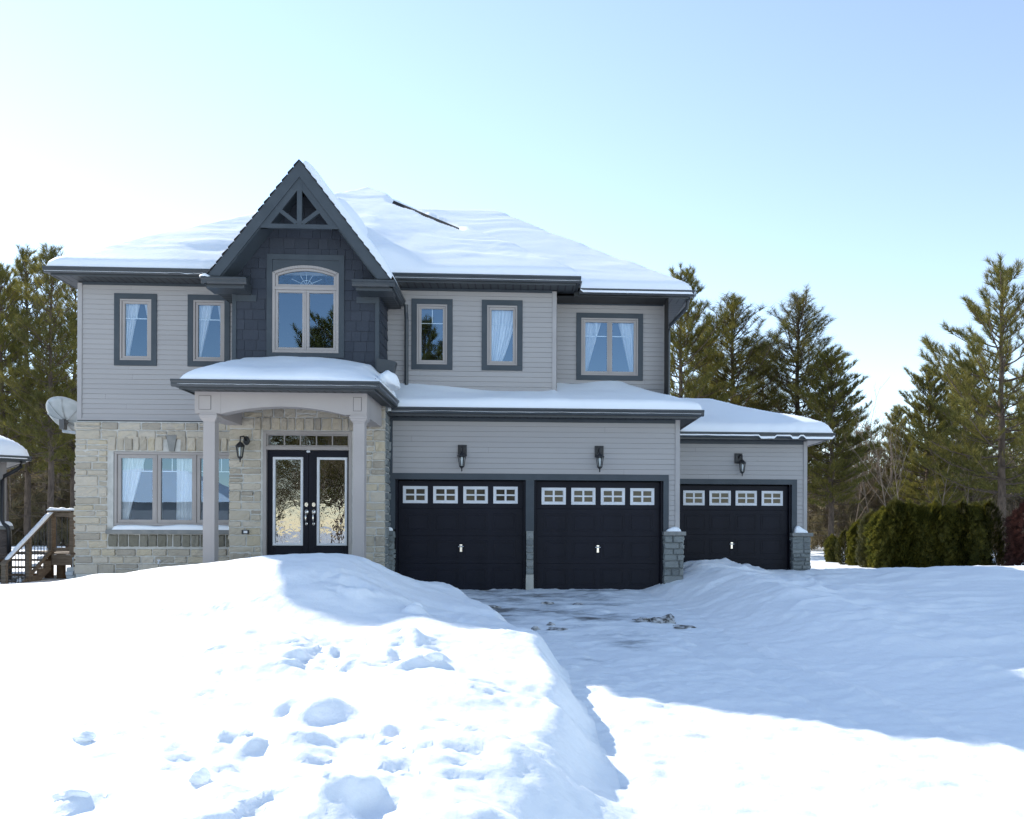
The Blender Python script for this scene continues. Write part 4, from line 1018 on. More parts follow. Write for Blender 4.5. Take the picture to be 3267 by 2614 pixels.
# ------------------------------------------------------------------ trees
def tuft_template(n,L,w,seed,spread=(20,75)):
    r=random.Random(seed); T=[]
    for i in range(n):
        ph=r.uniform(0,2*math.pi); th=math.radians(r.uniform(*spread)); l=L*r.uniform(.7,1.1)
        d=Vector((math.sin(th)*math.cos(ph),math.sin(th)*math.sin(ph),math.cos(th))); s=d.orthogonal().normalized()*w
        b=Vector((0,0,r.uniform(-.35,.15)*L))
        T.append([b-s*.6,b+s*.6,b+d*l])
    return np.array(T)           # n,3,3
def place_tufts(T,P,D,S,seed):
    """tuft templates T (list), positions P, axes D, sizes S -> verts, faces"""
    rg=np.random.RandomState(seed); out=[]
    P=np.array(P);D=np.array(D);S=np.array(S)
    D=D/np.linalg.norm(D,axis=1,keepdims=True)
    A=np.cross(D,np.array([.31,.77,.2])); A/=np.linalg.norm(A,axis=1,keepdims=True); Bv=np.cross(D,A)
    ch=rg.randint(0,len(T),len(P))
    for k,t in enumerate(T):
        s=ch==k
        if not s.any(): continue
        p=P[s][:,None,None,:]; q=(t[None,:,:,0:1]*A[s][:,None,None,:]+t[None,:,:,1:2]*Bv[s][:,None,None,:]+t[None,:,:,2:3]*D[s][:,None,None,:])*S[s][:,None,None,None]
        out.append((p+q).reshape(-1,3))
    V=np.concatenate(out); F=np.arange(len(V)).reshape(-1,3); return V,F
TU=[tuft_template(22,.27,.013,s,(14,60)) for s in range(5)]
def pine(seed,H=13,cb=.25,R=2.6,rt=.16,nper=(5,6),gap=.36,tmul=1.0,dead=True,leaders=3):
    r=random.Random(seed); root=bpy.data.objects.new('pine_tree',None); col.objects.link(root)
    b=MB(); pts=[];rad=[]; px=py=0
    for i in range(13):
        t=i/12; px+=r.uniform(-.07,.07); py+=r.uniform(-.07,.07); pts.append((px if i else 0,py if i else 0,-.3+(H+.3)*t)); rad.append(rt*(1-t)**.8+.012)
    b.tube(pts,rad,8)
    def stem(z):
        t=min(11.999,(z+.3)/(H+.3)*12); i=int(t); return Vector(pts[i]).lerp(Vector(pts[i+1]),t-i)
    b.obj('trunk',M['bark'],root,True)
    lb=MB(); P=[];D=[];S_=[]
    def twig(q,d,l,sc):
        e=q+d*l; lb.tube([q,e],[.012,.006],3,False)
        n=max(1,int(l/.16))
        for m in range(n):
            w=e.lerp(q,m/n*.85); P.append(tuple(w)); D.append(tuple(d+Vector((0,0,.5+r.uniform(-.25,.4))))); S_.append(sc*r.uniform(.75,1.2))
    z=H*cb; ph=r.uniform(0,6); sect=[r.uniform(.62,1.2) for _ in range(7)]
    while z<H-.3:
        t=(z-H*cb)/(H*(1-cb)); prof=((1-t)**.58)*(.60+.40*min(1,t*3.0)); wk=r.uniform(.70,1.15)
        nb=r.randint(*nper); ph+=r.uniform(.4,1.0)
        for k in range(nb):
            a=ph+2*math.pi*k/nb+r.uniform(-.35,.35); L=max(.45,R*prof*wk*r.uniform(.55,1.12)*sect[int((a%6.283)/6.283*7)%7]); zz=z+r.uniform(-.16,.16)
            up=math.radians(-8+52*t**1.2+r.uniform(-14,14)); o=stem(zz); h=Vector((math.cos(a),math.sin(a),0)); curl=r.uniform(.28,.68)
            Q=[]; nseg=5
            for j in range(nseg+1):
                s=j/nseg; Q.append(o+h*(L*s*math.cos(up))+Vector((0,0,L*s*math.sin(up)+curl*L*s*s*(1-t*.5)))+Vector((r.uniform(-.04,.04),r.uniform(-.04,.04),r.uniform(-.03,.03)))*(j>0))
            lb.tube(Q,[.034*(1-.8*j/nseg)*(rt/.16)*(.5+.5*min(1,L/2)) for j in range(nseg+1)],4,False)
            nt=max(3,int(L*5.0*tmul))
            for j in range(nt):
                s=.22+.78*(j+r.random())/nt; i=min(nseg-1,int(s*nseg)); q=Q[i].lerp(Q[i+1],s*nseg-i)
                d=(Q[i+1]-Q[i]).normalized(); side=d.cross(Vector((0,0,1)))*(1 if j%2 else -1)
                l=(L*.30*(1.12-s)+.14)*r.uniform(.5,1.2)
                twig(q,(d*.7+side*r.uniform(.25,.85)+Vector((0,0,r.uniform(.1,.95)))).normalized(),l,1.0)
            twig(Q[-2],(Q[-1]-Q[-2]).normalized(),(Q[-1]-Q[-2]).length+.12,1.25)
        z+=gap*r.uniform(.7,1.3)*(1.15-.4*t)
    for k in range(leaders):
        a=r.uniform(0,6.28); q=stem(H-.9+.15*k); twig(q,Vector((math.cos(a)*.35*(k>0),math.sin(a)*.35*(k>0),1)).normalized(),.95-.12*k,1.1)
    if dead:
        zz=H*.10
        while zz<H*cb+1.5:
            a=r.uniform(0,6.28); L=r.uniform(.5,R*.6); o=stem(zz); h=Vector((math.cos(a),math.sin(a),r.uniform(-.25,.15)))
            e=o+h*L; lb.tube([o,o+h*L*.5+Vector((0,0,.05)),e],[.018,.012,.005],3,False)
            for q in range(4):
                s=r.uniform(.3,1); w=o+h*L*s; lb.tube([w,w+Vector((r.uniform(-.3,.3),r.uniform(-.3,.3),r.uniform(-.2,.1)))],[.007,.003],3,False)
            zz+=r.uniform(.10,.28)
    lb.obj('branches',M['bark'],root)
    V,F=place_tufts(TU,P,D,S_,seed); np_obj('crown',V,F,M['needle'],root,False)
    return root
PINES=[pine(101,13.5,.30,2.8,nper=(5,7),tmul=1.2),pine(102,13,.26,3.3,nper=(5,7),tmul=1.35),pine(103,12.5,.22,4.0,.17,nper=(5,8),tmul=1.35,gap=.37),pine(104,11.5,.24,4.1,.17,gap=.43,nper=(4,6),tmul=1.15)]
used=set()
def place_pine(k,x,y,hz,label,rot,wide=1):
    src=PINES[k]
    if k in used: o=copy_tree(src)
    else: o=src; used.add(k)
    H0=(13.5,13,12.5,11.5)[k]; s=hz/H0
    o.location=(x,y,gz(x,y) if y<60 else .1); o.scale=(s*wide,s*wide,s); o.rotation_euler=(0,0,rot)
    tag(o,label,'pine tree','pine trees around the house')
    return o
_f=1780
def ux(u,Y): 
    t=(u-1205)/1780; return Y*(math.sin(_th)+math.cos(_th)*t)/(math.cos(_th)-math.sin(_th)*t)
def zt(v,Y): return 1.21+(1115-v)/1780*Y
PL=[(0,8,40,585,'pine at the far left edge above the neighbour roof',.3),(1,62,43,562,'tall pine behind the wooden deck, second from the left edge',1.2),(0,108,38,552,'tall straight pine right behind the deck railing',2.2),(1,150,42,590,'pine partly hidden behind the left wall of the house',4.1),(0,-45,44,560,'pine cut off by the left edge of the picture',5.0),
 (1,1432,37,578,'slim pine rising just behind the right end of the upper roof',2.0),(0,1475,45,690,'far pine showing between the upper wall and the tall pines',3.3),(2,1530,39,636,'bushy pine behind the low garage roof, left of the tallest one there',.8),(2,1690,40,622,'tall pine standing right behind the single garage',3.9),(1,1752,36,735,'dark pine with long upswept branches beyond the garage corner',5.4),(0,1610,50,720,'distant pine between two bushy ones behind the garage roof',1.0),
 (2,1955,40,770,'shorter pine beyond the cedar hedge, left of the big one',2.6),(0,1895,50,850,'small far pine in the gap of the tree line',.1),(3,2112,30,553,'biggest pine with a bare lower trunk at the right edge',1.6),(3,2210,34,640,'pine cut off by the right edge behind the biggest one',4.4),(2,2035,44,760,'pine half hidden behind the biggest one at right',5.9)]
for k,u,Y,v,l,rot in PL:
    x=ux(u,Y); place_pine(k,x,Y,zt(v,Y)-gz(x,Y),l,rot,1.25 if u in (1530,1690,1752) else .85 if u<200 else 1.05)
# trees across the street, seen mirrored in the windows
for k,x,y,h,l,rot in ((1,-17.0,-25,10.5,'lower pine across the street reflected in the left pane of the arched window',.4),(2,-14.7,-26,15.0,'tall pine across the street reflected in the arched window',1.4),(2,-12.6,-25,16,'tallest pine across the street reflected in the right pane of the arched window',2.4),(1,-7.4,-25,16,'pine across the street reflected in the narrow window right of the gable',3.4),(1,-5.6,-26,15.2,'slim pine across the street reflected beside the narrow window pine',4.4),(2,-1.6,-26,9.5,'small pine across the street reflected low in the curtained window',5.4),(3,-10.2,-28,12,'broad pine across the street behind the front doors reflection',.9)):
    place_pine(k,x,y,h,l,rot)
def across():
    t=thing('bungalow','low bungalow with snowy roof across the street, mirrored in the front room window','house',(-23,-16,-1.0))
    b=MB(); b.box(-30,-17.5,-24,-16,-1.2,2.7); b.obj('wall',M['nsiding'],t)
    b=MB(); x0,x1,y0,y1=-30.5,-17,-24.5,-15.5; b.add([(x0,y0,2.7),(x1,y0,2.7),(x1,y1,2.7),(x0,y1,2.7),(x0+4.5,-20,4.9),(x1-4.5,-20,4.9)],[(0,3,2,1),(0,1,5,4),(1,2,5),(2,3,4,5),(3,0,4)]); b.obj('roof',M['roofsnow'],t)
    for a,c,z0,z1 in ((-28.5,-26.6,.2,1.7),(-24,-21.5,-1,1.3),(-20.5,-18.8,.2,1.7)):
        b=MB(); b.box(a,c,-15.98,-15.9,z0,z1); w=b.obj('window',M['white'],t); b=MB(); b.box(a+.1,c-.1,-15.89,-15.86,z0+.1,z1-.1); b.obj('pane',M['black'],w)
across()
# bare deciduous trees
def bare(seed,H=7,m='paletwig',spread=.35):
    r=random.Random(seed); root=bpy.data.objects.new('bare_tree',None); col.objects.link(root)
    tb=MB(); bb=MB()
    def grow(p,d,L,rad,lv,mb):
        q=[p]; dd=d.copy()
        for j in range(4):
            dd=(dd+Vector((r.uniform(-.12,.12),r.uniform(-.12,.12),r.uniform(-.03,.10)))).normalized(); q.append(q[-1]+dd*L/4)
        mb.tube(q,[rad*(1-.6*j/4) for j in range(5)],5 if lv==0 else 3,False)
        if lv<3:
            n=(9,5,3)[lv]
            for k in range(n):
                s=.28+.72*(k+r.random()*.8)/n; i=min(3,int(s*4)); w=q[i].lerp(q[i+1],s*4-i)
                a=r.uniform(0,6.28); nd=(dd*1.0+Vector((math.cos(a),math.sin(a),.3))*(spread+.35)).normalized()
                grow(w,nd,L*r.uniform(.32,.5)*(1.1-.4*s),rad*.42,lv+1,bb)
    grow(Vector((0,0,-.2)),Vector((0,0,1)),H,.038*H/7,0,tb)
    tb.obj('trunk',M[m],root,True); bb.obj('branches',M[m],root); return root
BR=[bare(1,7.5),bare(2,6.5),bare(3,5.5,'paletwig',.2)]; bu=set()
for k,u,Y,v,l,rot in ((0,1880,33,870,'pale bare tree behind the left part of the cedar hedge',0),(1,1912,31,900,'slim pale bare tree just right of another behind the hedge',2),(1,1840,38,880,'bare tree in the gap between the pines',1),(0,1968,36,905,'bare tree in front of the shorter pine',3),(1,1795,42,930,'bare sapling near the garage corner pines',4),(0,2040,38,930,'bare tree under the lower boughs of the biggest pine',5)):
    o=BR[k] if k not in bu else copy_tree(BR[k]); bu.add(k); x=ux(u,Y); s=(zt(v,Y)-.1)/(7.5,6.5,5.5)[k]
    o.location=(x,Y,gz(x,Y)); o.scale=(s,s,s); o.rotation_euler=(0,0,rot); tag(o,l,'bare tree','bare trees behind the hedge')
for i,(x,y,h) in enumerate(((-13.4,-15,6),(-12.6,-17,7),(-11.7,-15.5,7),(-10.6,-16,6.5))):
    o=copy_tree(BR[i%2]); o.location=(x,y,-.6); o.scale=(h/7,)*3; o.rotation_euler=(0,0,i*1.3)
    tag(o,'bare tree across the street reflected in the front door glass','bare tree','bare trees mirrored in the door glass')
# bundled dry shrub beside the hedge
o=BR[2]; x=ux(2116,24.5); o.location=(x,24.5,gz(x,24.5)); o.scale=(.20,.20,.36); o.name='dry_shrub'; tag(o,'pale bare upright shrub at the right end of the cedar hedge','shrub'); bu.add(2)
for k in range(6):
    for ch in BR[2].children:
        pass
def upright_shrub():
    r=random.Random(5); b=MB()
    for k in range(70):
        a=r.uniform(0,6.28); q=r.uniform(0,.16); p=Vector((q*math.cos(a),q*math.sin(a),-.1)); h=r.uniform(1.2,2.1); s=r.uniform(.15,.42)
        e=p+Vector((s*math.cos(a),s*math.sin(a),h)); m_=p.lerp(e,.5)+Vector((math.cos(a),math.sin(a),0))*.05
        b.tube([p,m_,e],[.012,.009,.003],3,False)
        for j in range(3):
            w=m_.lerp(e,r.random()); b.tube([w,w+Vector((r.uniform(-.12,.12),r.uniform(-.12,.12),r.uniform(.2,.4)))],[.005,.002],3,False)
    return b
for ch in list(o.children): bpy.data.objects.remove(ch)
bpy.data.objects.remove(o)
o=upright_shrub().obj('dry_shrub',M['paletwig']); o.location=(x,24.5,gz(x,24.5)); tag(o,'pale bare upright shrub at the right end of the cedar hedge','shrub')
# cedars
def spray_template(seed,n=10,L=.16):
    r=random.Random(seed); T=[]
    for i in range(n):
        a=math.radians(-65+130*(i+r.random())/n); l=L*(.6+.5*math.cos(a))*r.uniform(.8,1.2)
        d=Vector((math.sin(a),r.uniform(-.15,.15),math.cos(a))); s=Vector((math.cos(a),0,-math.sin(a)))*.016
        b=Vector((0,0,0)); T.append([b-s,b+s,b+d*l])
    return np.array(T)
CT=[spray_template(s) for s in range(4)]
def cedar(seed,H=2.2,R=.52,n=3200):
    r=random.Random(seed); root=bpy.data.objects.new('cedar',None); col.objects.link(root)
    t=MB(); t.tube([(0,0,-.2),(0,0,H*.9)],[.05,.01],6); 
    for k in range(26):
        a=r.uniform(0,6.28); z=H*r.uniform(.05,.8); L=R*.75*(1-z/H)**.4; t.tube([(0,0,z),(L*math.cos(a)*.7,L*math.sin(a)*.7,z+L*.8)],[.014,.005],3,False)
    t.obj('trunk',M['bark'],root)
    P=[];D=[];S_=[]
    for k in range(n):
        z=H*(r.random()**1.05); a=r.uniform(0,6.28); pr=min(1,(1-z/H)*3.4)**.5*min(1,.75+z/H); lump=1+.14*math.sin(3*a+z*3+seed)+.12*math.sin(7*a-z*6)+.10*math.sin(13*a+z*11)
        q=R*pr*lump*r.uniform(.55,1.02); P.append((q*math.cos(a),q*math.sin(a),z*.96))
        D.append((math.cos(a)*.6+r.uniform(-.35,.35),math.sin(a)*.6+r.uniform(-.35,.35),.9)); S_.append(r.uniform(.45,.95))
    for k in range(12): P.append((r.uniform(-.05,.05),r.uniform(-.05,.05),H*r.uniform(.93,1.0)));D.append((r.uniform(-.3,.3),r.uniform(-.3,.3),1));S_.append(1)
    V,F=place_tufts(CT,P,D,S_,seed); np_obj('crown',V,F,M['cedar'],root,False); return root
CE=[cedar(1),cedar(2),cedar(3,2.2,.5)]; cu=set()
HD=[(1752,29,1126),(1780,27.8,1114),(1808,26.8,1096),(1836,25.9,1076),(1860,25.1,1070)]+[(1886+28*i,25.0-.12*i,1054+((i*37)%15)-7) for i in range(8)]
HL=['small dim cedar at the far left end of the hedge','second cedar from the left end of the hedge, half lit','third cedar from the left, lit along its left side','sunlit cedar next to the brightest one in the hedge','brightest sunlit cedar at the bend of the hedge','first shaded cedar just right of the sunlit bend','second shaded cedar right of the sunlit bend','third shaded cedar right of the sunlit bend','shaded cedar in the middle of the dark stretch','shaded cedar just right of the middle of the dark stretch','shaded cedar fourth from the dry shrub','shaded cedar second from the dry shrub','shaded cedar touching the dry shrub at the right end']
for i,(u,Y,v) in enumerate(HD):
    k=i%3; o=CE[k] if k not in cu else copy_tree(CE[k]); cu.add(k)
    x=ux(u,Y); g0=gz(x,Y)-.05; h=(zt(v,Y)-g0); s=h/2.2; w=s*1.0 if i<5 else .95
    o.location=(x,Y,g0); o.scale=(w*(1.0 if i<5 else .84),w*(1.0 if i<5 else .84),s); o.rotation_euler=(0,0,i*1.7); tag(o,HL[i],'cedar','cedars of the hedge')
# reddish shrub cut by the right edge
def redshrub():
    r=random.Random(8); root=bpy.data.objects.new('red_shrub',None); col.objects.link(root); t=MB()
    for k in range(14):
        a=r.uniform(0,6.28); t.tube([(0,0,-.1),(.45*math.cos(a),.45*math.sin(a),1.4)],[.02,.006],4,False)
    t.obj('stem',M['bark'],root)
    P=[];D=[];S_=[]
    for k in range(1400):
        z=r.uniform(.02,2.0); a=r.uniform(0,6.28); q=.75*min(1,(2.05-z)*1.6)*r.uniform(.5,1); P.append((q*math.cos(a),q*math.sin(a),z)); D.append((math.cos(a),math.sin(a),.5)); S_.append(r.uniform(.6,1.1))
    V,F=place_tufts(CT,P,D,S_,3); np_obj('crown',V,F,M['redleaf'],root,False); return root
o=redshrub(); x=ux(2182,23.5); o.location=(x,23.5,gz(x,23.5)); tag(o,'dark reddish shrub cut off by the right edge','shrub')
# far woodland behind everything
def woodland():
    r=random.Random(77); b=MB(); P=[];D=[];S_=[]
    def stand(x,y,H,rt):
        lean=r.uniform(-.3,.3); b.tube([(x,y,-.2),(x+lean*.5,y,H*.5),(x+lean,y,H)],[rt,rt*.7,.01],4,False)
        for k in range(int(H*4.5)):
            z=H*r.uniform(.06,.98); a=r.uniform(0,6.28); L=r.uniform(.4,1.7)*(1.1-z/H*.7); o=Vector((x+lean*z/H,y,z)); e=o+Vector((math.cos(a)*L,math.sin(a)*L,L*r.uniform(.0,.8)))
            b.tube([o,e],[.02,.006],3,False)
            for m in range(2):
                w=o.lerp(e,r.uniform(.3,1)); b.tube([w,w+Vector((r.uniform(-.5,.5),r.uniform(-.5,.5),r.uniform(0,.5)))],[.01,.004],3,False)
            if r.random()<.75: P.append(tuple(e));D.append((r.uniform(-.5,.5),r.uniform(-.5,.5),1));S_.append(r.uniform(1.2,2.2))
    for k in range(230):
        y=r.uniform(46,66); x=r.uniform(ux(1660,y),ux(2250,y)); stand(x,y,r.uniform(4.5,8.0),r.uniform(.04,.10))
    for k in range(150):
        y=r.uniform(46,64); x=r.uniform(ux(-80,y),ux(220,y)); stand(x,y,r.uniform(6,10.5),r.uniform(.05,.12))
    for k in range(5200):
        y=r.uniform(44,66); L_=r.random()<.35; x=r.uniform(ux(-80,y),ux(220,y)) if L_ else r.uniform(ux(1660,y),ux(2250,y))
        P.append((x,y,r.uniform(.1,4.5)*(r.random()**.5+.1)+ .1)); D.append((r.uniform(-1,1),r.uniform(-1,1),.6)); S_.append(r.uniform(1.5,3.0))
    o=b.obj('woodland',M['twig']); tag(o,'tangle of bare saplings and brush far behind the pines','woodland',kind='stuff')
    V,F=place_tufts(TU,P,D,S_,9); o=np_obj('undergrowth',V,F,M['scrub'],None,False); tag(o,'brownish green undergrowth among the far saplings','undergrowth',kind='stuff')
woodland()
# ------------------------------------------------------------------ neighbour house and its deck
NX,NY=-11.93,20.0
from mathutils import Matrix
nb=thing('neighbour_house','corner of the neighbouring house with grey siding over brick at the left edge','house',(NX,NY,0))
NROT=math.radians(38)
def pivot(o): o.matrix_world=Matrix.Translation((NX,NY,0))@Matrix.Rotation(NROT,4,'Z')@Matrix.Translation((-NX,-NY,0)); return o
lap('siding',front(NY),NX-7,NX-.07,1.30,2.72,parent=nb,m='nsiding'); lap('siding',east(NX),NY,NY+8,1.30,2.72,parent=nb,m='nsiding',flip=True)
b=MB(); b.box(NX-.07,NX+.026,NY-.026,NY+.05,1.3,2.74); b.obj('corner_board',M['nsiding'],nb)
b=MB(); r=random.Random(6); z=-.3; k=0
while z<1.12:
    x=NX+.12; k+=1; w=.10 if k%2 else .20
    while x>NX-6.8:
        rock(b,front(NY-.10),x-w,x,z,z+.068,r,.012,.003); x-=w+.006; w=.2
    z+=.072
b.box(NX-7,NX+.115,NY-.103,NY+8,-.4,1.16); b.obj('brick_base',M['brick'],nb)
b=MB(); b.box(NX-7,NX+.15,NY-.17,NY+.0,1.165,1.245); b.obj('base_cap',M['sill'],nb)
gx(NX-7,NX+.45,NY-.5,2.83,parent=nb,h=.11); gy(NY-.4,NY+8,NX+.45,-1,2.83,parent=nb,h=.11)
boards('fascia','gutter',(NX-7,NX+.35,NY-.398,NY-.38,2.68,2.82),(NX+.332,NX+.35,NY-.379,NY+8,2.68,2.82),parent=nb)
b=MB(); b.box(NX-7,NX+.331,NY-.379,NY+8,2.70,2.715); b.obj('soffit',M['soffitx'],nb)
e=NX+.39; b=MB(); b.add([(NX-7,NY-.44,2.82),(e,NY-.44,2.82),(e,NY+8,2.82),(NX-7,NY+8,2.82),(NX-7,NY+3.16,4.9),(e-3.6,NY+3.16,4.9)],[(0,1,5,4),(1,2,5),(2,3,4,5)]); b.obj('roof',M['shingle'],nb)
def nsnow(X,Y):
    d=np.minimum(NX+.43-X,Y-(NY-.48)); return 2.825+.575*np.minimum(d,3.6)+edge(d,.20,.35)+.01*fbm(X,Y,2,3),d
pivot(field('roof_snow',NX-7,NX+.44,NY-.49,NY+5,.08,nsnow,'thick snow on the roof of the neighbouring house'))
def q(*P): return [(NX+x,NY+y,z) for x,y,z in P]
b=MB(); b.tube(q((.25,-.43,2.74),(.25,-.40,2.60),(.18,-.3,2.52),(-.02,-.1,2.38),(-.06,-.07,2.28),(-.06,-.07,1.42),(-.05,-.12,1.30),(.03,-.22,1.22),(.05,-.24,1.12),(.05,-.24,.62)),.045,8); b.obj('downspout',M['lamp'],nb,True)
pivot(sillsnow('ledge_snow','snow lying on the brick ledge of the neighbouring house',NX-6.9,NX+.14,NY-.165,NY-.03,1.247,.10,7))
nb.rotation_euler=(0,0,NROT)
dk=thing('wooden_deck','weathered wooden deck with railing and stairs beside the neighbouring house','deck',(-11.07,20.5,0))
DX0,DX1,DY0,DY1,DZ=-12.45,-10.39,20.0,23.5,.62
b=MB()
for k in range(25): y=DY0+k*.14; b.box(DX0,DX1,y,y+.132,DZ-.03,DZ)
b.obj('deck_board',M['wood'],dk)
b=MB(); b.box(-10.87,DX1+.03,DY0-.04,DY0,DZ-.27,DZ-.032); b.box(DX1+.002,DX1+.04,DY0,DY1,DZ-.26,DZ-.033); b.obj('rim_joist',M['wood'],dk)
for x,y in ((-10.49,20.25),(-10.89,20.4),(-10.49,23.2),(-11.67,23.2),(-11.27,20.6)):
    b=MB(); b.box(x-.07,x+.07,y-.07,y+.07,-.5,DZ-.031); b.obj('deck_post',M['wooddark'],dk)
for x,y in ((-10.92,20.03),(-10.44,20.03),(-10.44,23.45),(-11.77,23.45),(-11.62,21.4)):
    b=MB(); b.box(x-.048,x+.048,y-.048,y+.048,DZ+.001,DZ+.95); b.obj('railing_post',M['wood'],dk)
def rail(x0,y0,x1,y1):
    b=MB(); d=Vector((x1-x0,y1-y0,0)); n=d.normalized(); s=Vector((-n.y,n.x,0))
    def bar(z0,z1,w):
        q=[Vector((x0,y0,0))+s*w,Vector((x1,y1,0))+s*w,Vector((x1,y1,0))-s*w,Vector((x0,y0,0))-s*w]; b.prism([(p.x,p.y) for p in q],z0,z1,'z')
    bar(DZ+.95,DZ+.985,.07); bar(DZ+.84,DZ+.93,.019); bar(DZ+.05,DZ+.13,.02); b.obj('hand_rail',M['wood'],dk)
    k=int(d.length/.105)
    for i in range(1,k):
        p=Vector((x0,y0,0))+d*i/k; c=MB(); c.tube([(p.x,p.y,DZ+.13),(p.x,p.y,DZ+.84)],.009,5,False); c.obj('baluster',M['lamp'],dk)
rail(-10.92,20.03,-10.44,20.03); rail(-10.44,20.03,-10.44,23.45); rail(-12.4,23.45,-10.44,23.45)
nst=7; run,rise=.25,.155
for i in range(nst):
    y1=DY0-.04-i*run; z=DZ-(i+1)*rise+.03
    b=MB(); b.box(-11.97,-10.92,y1-run-.02,y1,z-.04,z); b.obj('stair_tread',M['wooddark'],dk)
for x in (-11.97,-10.92):
    b=MB(); yA,yB=DY0-.041,DY0-.04-nst*run; zA=DZ-.05; zB=zA-nst*rise
    P=[(yA,zA-.32)]; 
    for i in range(nst): P+= [(yA-i*run,DZ-(i+1)*rise-.012),(yA-(i+1)*run,DZ-(i+1)*rise-.012)]
    P+=[(yB,zB-.22)]
    b.prism(P,x+.001,x+.039,'x'); b.obj('stringer',M['wood'],dk)
b=MB(); yA,yB=DY0+.0,DY0-.04-nst*run
def slope(z0): return [(-10.895,yA,z0),(-10.895,yB,z0-(nst+.1)*rise)]
for z0,w,h in ((DZ+.93,.06,.02),(DZ+.06,.02,.045)):
    p,q=slope(z0); b.add([(p[0]-w,p[1],p[2]-h),(p[0]+w,p[1],p[2]-h),(q[0]+w,q[1],q[2]-h),(q[0]-w,q[1],q[2]-h),(p[0]-w,p[1],p[2]+h),(p[0]+w,p[1],p[2]+h),(q[0]+w,q[1],q[2]+h),(q[0]-w,q[1],q[2]+h)],[(0,1,2,3),(4,7,6,5),(0,4,5,1),(1,5,6,2),(2,6,7,3),(3,7,4,0)])
b.obj('stair_rail',M['wood'],dk)
for i in range(15):
    y=yA+(yB-yA)*(i+.5)/15; z=DZ-(nst+.1)*rise*(i+.5)/15; c=MB(); c.tube([(-10.895,y,z+.08),(-10.895,y,z+.91)],.009,5,False); c.obj('baluster',M['lamp'],dk)
for y,zb in ((yB+.05,-.4),(DY0-.9,-.3)):
    z=DZ-(nst+.1)*rise*(yA-y)/(yA-yB)+.91; b=MB(); b.box(-10.94,-10.85,y-.045,y+.045,zb,z); b.obj('railing_post',M['wood'],dk)
# snow lying on the deck
def strip(label,p0,p1,w,h,seed,gaps=False):
    p0,p1=Vector(p0),Vector(p1); d=p1-p0; n=Vector((-d.y,d.x,0)).normalized() if abs(d.x)+abs(d.y)>.01 else Vector((1,0,0)); b=MB(); N=28
    for i in range(N+1):
        t=i/N; p=p0+d*t; hh=h*(1+.4*float(fbm(t*6+seed,seed*1.7,2,seed)))*min(1,t*12,(1-t)*12)
        for a,q in ((-1,0),(-.85,.7),(-.3,1),(.3,1),(.85,.7),(1,0)): b.v.append(tuple(p+n*w*a+Vector((0,0,hh*q))))
    for i in range(N):
        for k in range(5): q=i*6+k; b.f.append((q,q+6,q+7,q+1))
    return tag(b.obj('rail_snow',M['roofsnow'],None,True),label,'snow',kind='stuff')
strip('snow along the front top rail of the wooden deck',(-11.,20.03,DZ+.985),(-10.37,20.03,DZ+.985),.065,.06,2)
strip('snow along the side top rail of the wooden deck',(-10.44,20.1,DZ+.985),(-10.44,23.5,DZ+.985),.065,.05,3)
strip('snow along the far top rail of the wooden deck',(-11.82,23.45,DZ+.985),(-10.47,23.45,DZ+.985),.065,.05,4)
strip('snow lying down the sloping stair rail of the deck',(-10.895,yA-.02,DZ+.945),(-10.895,yB+.05,DZ+.96-(nst+.1)*rise),.055,.05,5)
for i in range(nst):
    y1=DY0-.04-i*run; z=DZ-(i+1)*rise+.03
    strip(f'snow left at the right end of a deck stair tread',(-11.09,y1-.12,z),(-10.93,y1-.12,z),.09,.05,i+10)['group']='snow on the deck stair treads'
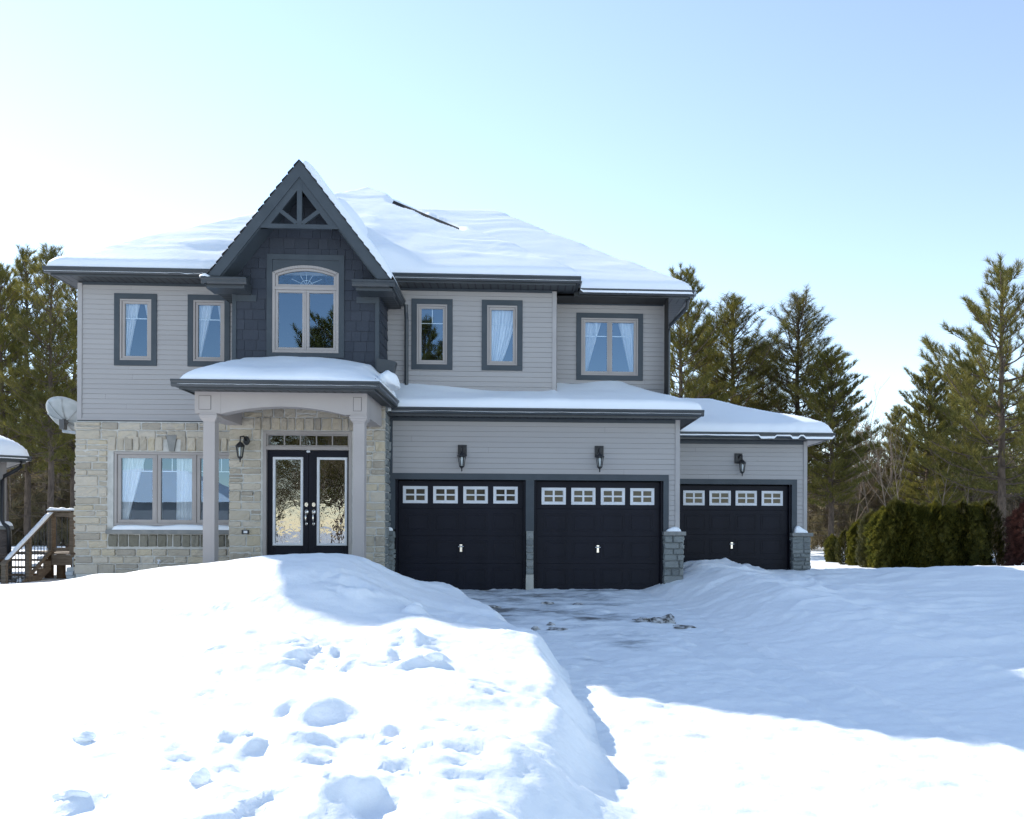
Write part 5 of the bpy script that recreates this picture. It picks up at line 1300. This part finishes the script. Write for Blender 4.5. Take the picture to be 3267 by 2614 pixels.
# ------------------------------------------------------------------ light, sky, camera
SUN=Vector((-1.065,1.05,.97)).normalized()
l=bpy.data.lights.new('sun','SUN'); l.energy=3.6; l.angle=math.radians(.6); l.color=(1,.95,.88)
so=bpy.data.objects.new('sun',l); col.objects.link(so); so.rotation_euler=SUN.to_track_quat('Z','Y').to_euler(); so.location=(-20,20,20)
w=bpy.data.worlds.new('World'); sc.world=w; w.use_nodes=True
N,L=w.node_tree.nodes,w.node_tree.links; bg=N['Background']
sky=N.new('ShaderNodeTexSky'); sky.sky_type='NISHITA'; sky.sun_disc=False
sky.sun_elevation=math.asin(SUN.z); sky.sun_rotation=math.atan2(SUN.x,SUN.y)
sky.air_density=1.0; sky.dust_density=.03; sky.ozone_density=1.0; sky.altitude=200
gr=N.new('ShaderNodeMix'); gr.data_type='RGBA'; gr.blend_type='MULTIPLY'; gr.inputs[0].default_value=1
hs_=N.new('ShaderNodeHueSaturation'); hs_.inputs['Saturation'].default_value=.86; L.new(sky.outputs[0],hs_.inputs['Color']); L.new(hs_.outputs[0],gr.inputs[6]); gr.inputs[7].default_value=(.985,.992,.995,1); L.new(gr.outputs[2],bg.inputs['Color']); bg.inputs['Strength'].default_value=.15
cd=bpy.data.cameras.new('camera'); cam=bpy.data.objects.new('camera',cd); col.objects.link(cam); sc.camera=cam
th,ro=_th,.0035
F=Vector((math.sin(th),math.cos(th),0)); R0=Vector((math.cos(th),-math.sin(th),0)); U0=Vector((0,0,1))
R=R0*math.cos(ro)+U0*math.sin(ro); U=U0*math.cos(ro)-R0*math.sin(ro)
from mathutils import Matrix
m=Matrix((R,U,-F)).transposed().to_4x4(); m.translation=Vector((0,0,1.21)); cam.matrix_world=m
cd.sensor_width=36; cd.lens=1780/2156*36; cd.shift_x=(1078-1205)/2156; cd.shift_y=(1115-862.5)/2156
cd.clip_start=.05; cd.clip_end=2000
vs=sc.view_settings; vs.view_transform='Standard'; vs.look='None'; vs.exposure=.95; vs.gamma=1
sc.cycles.max_bounces=8; sc.cycles.transparent_max_bounces=12; sc.cycles.use_denoising=True; sc.cycles.denoising_prefilter='NONE'
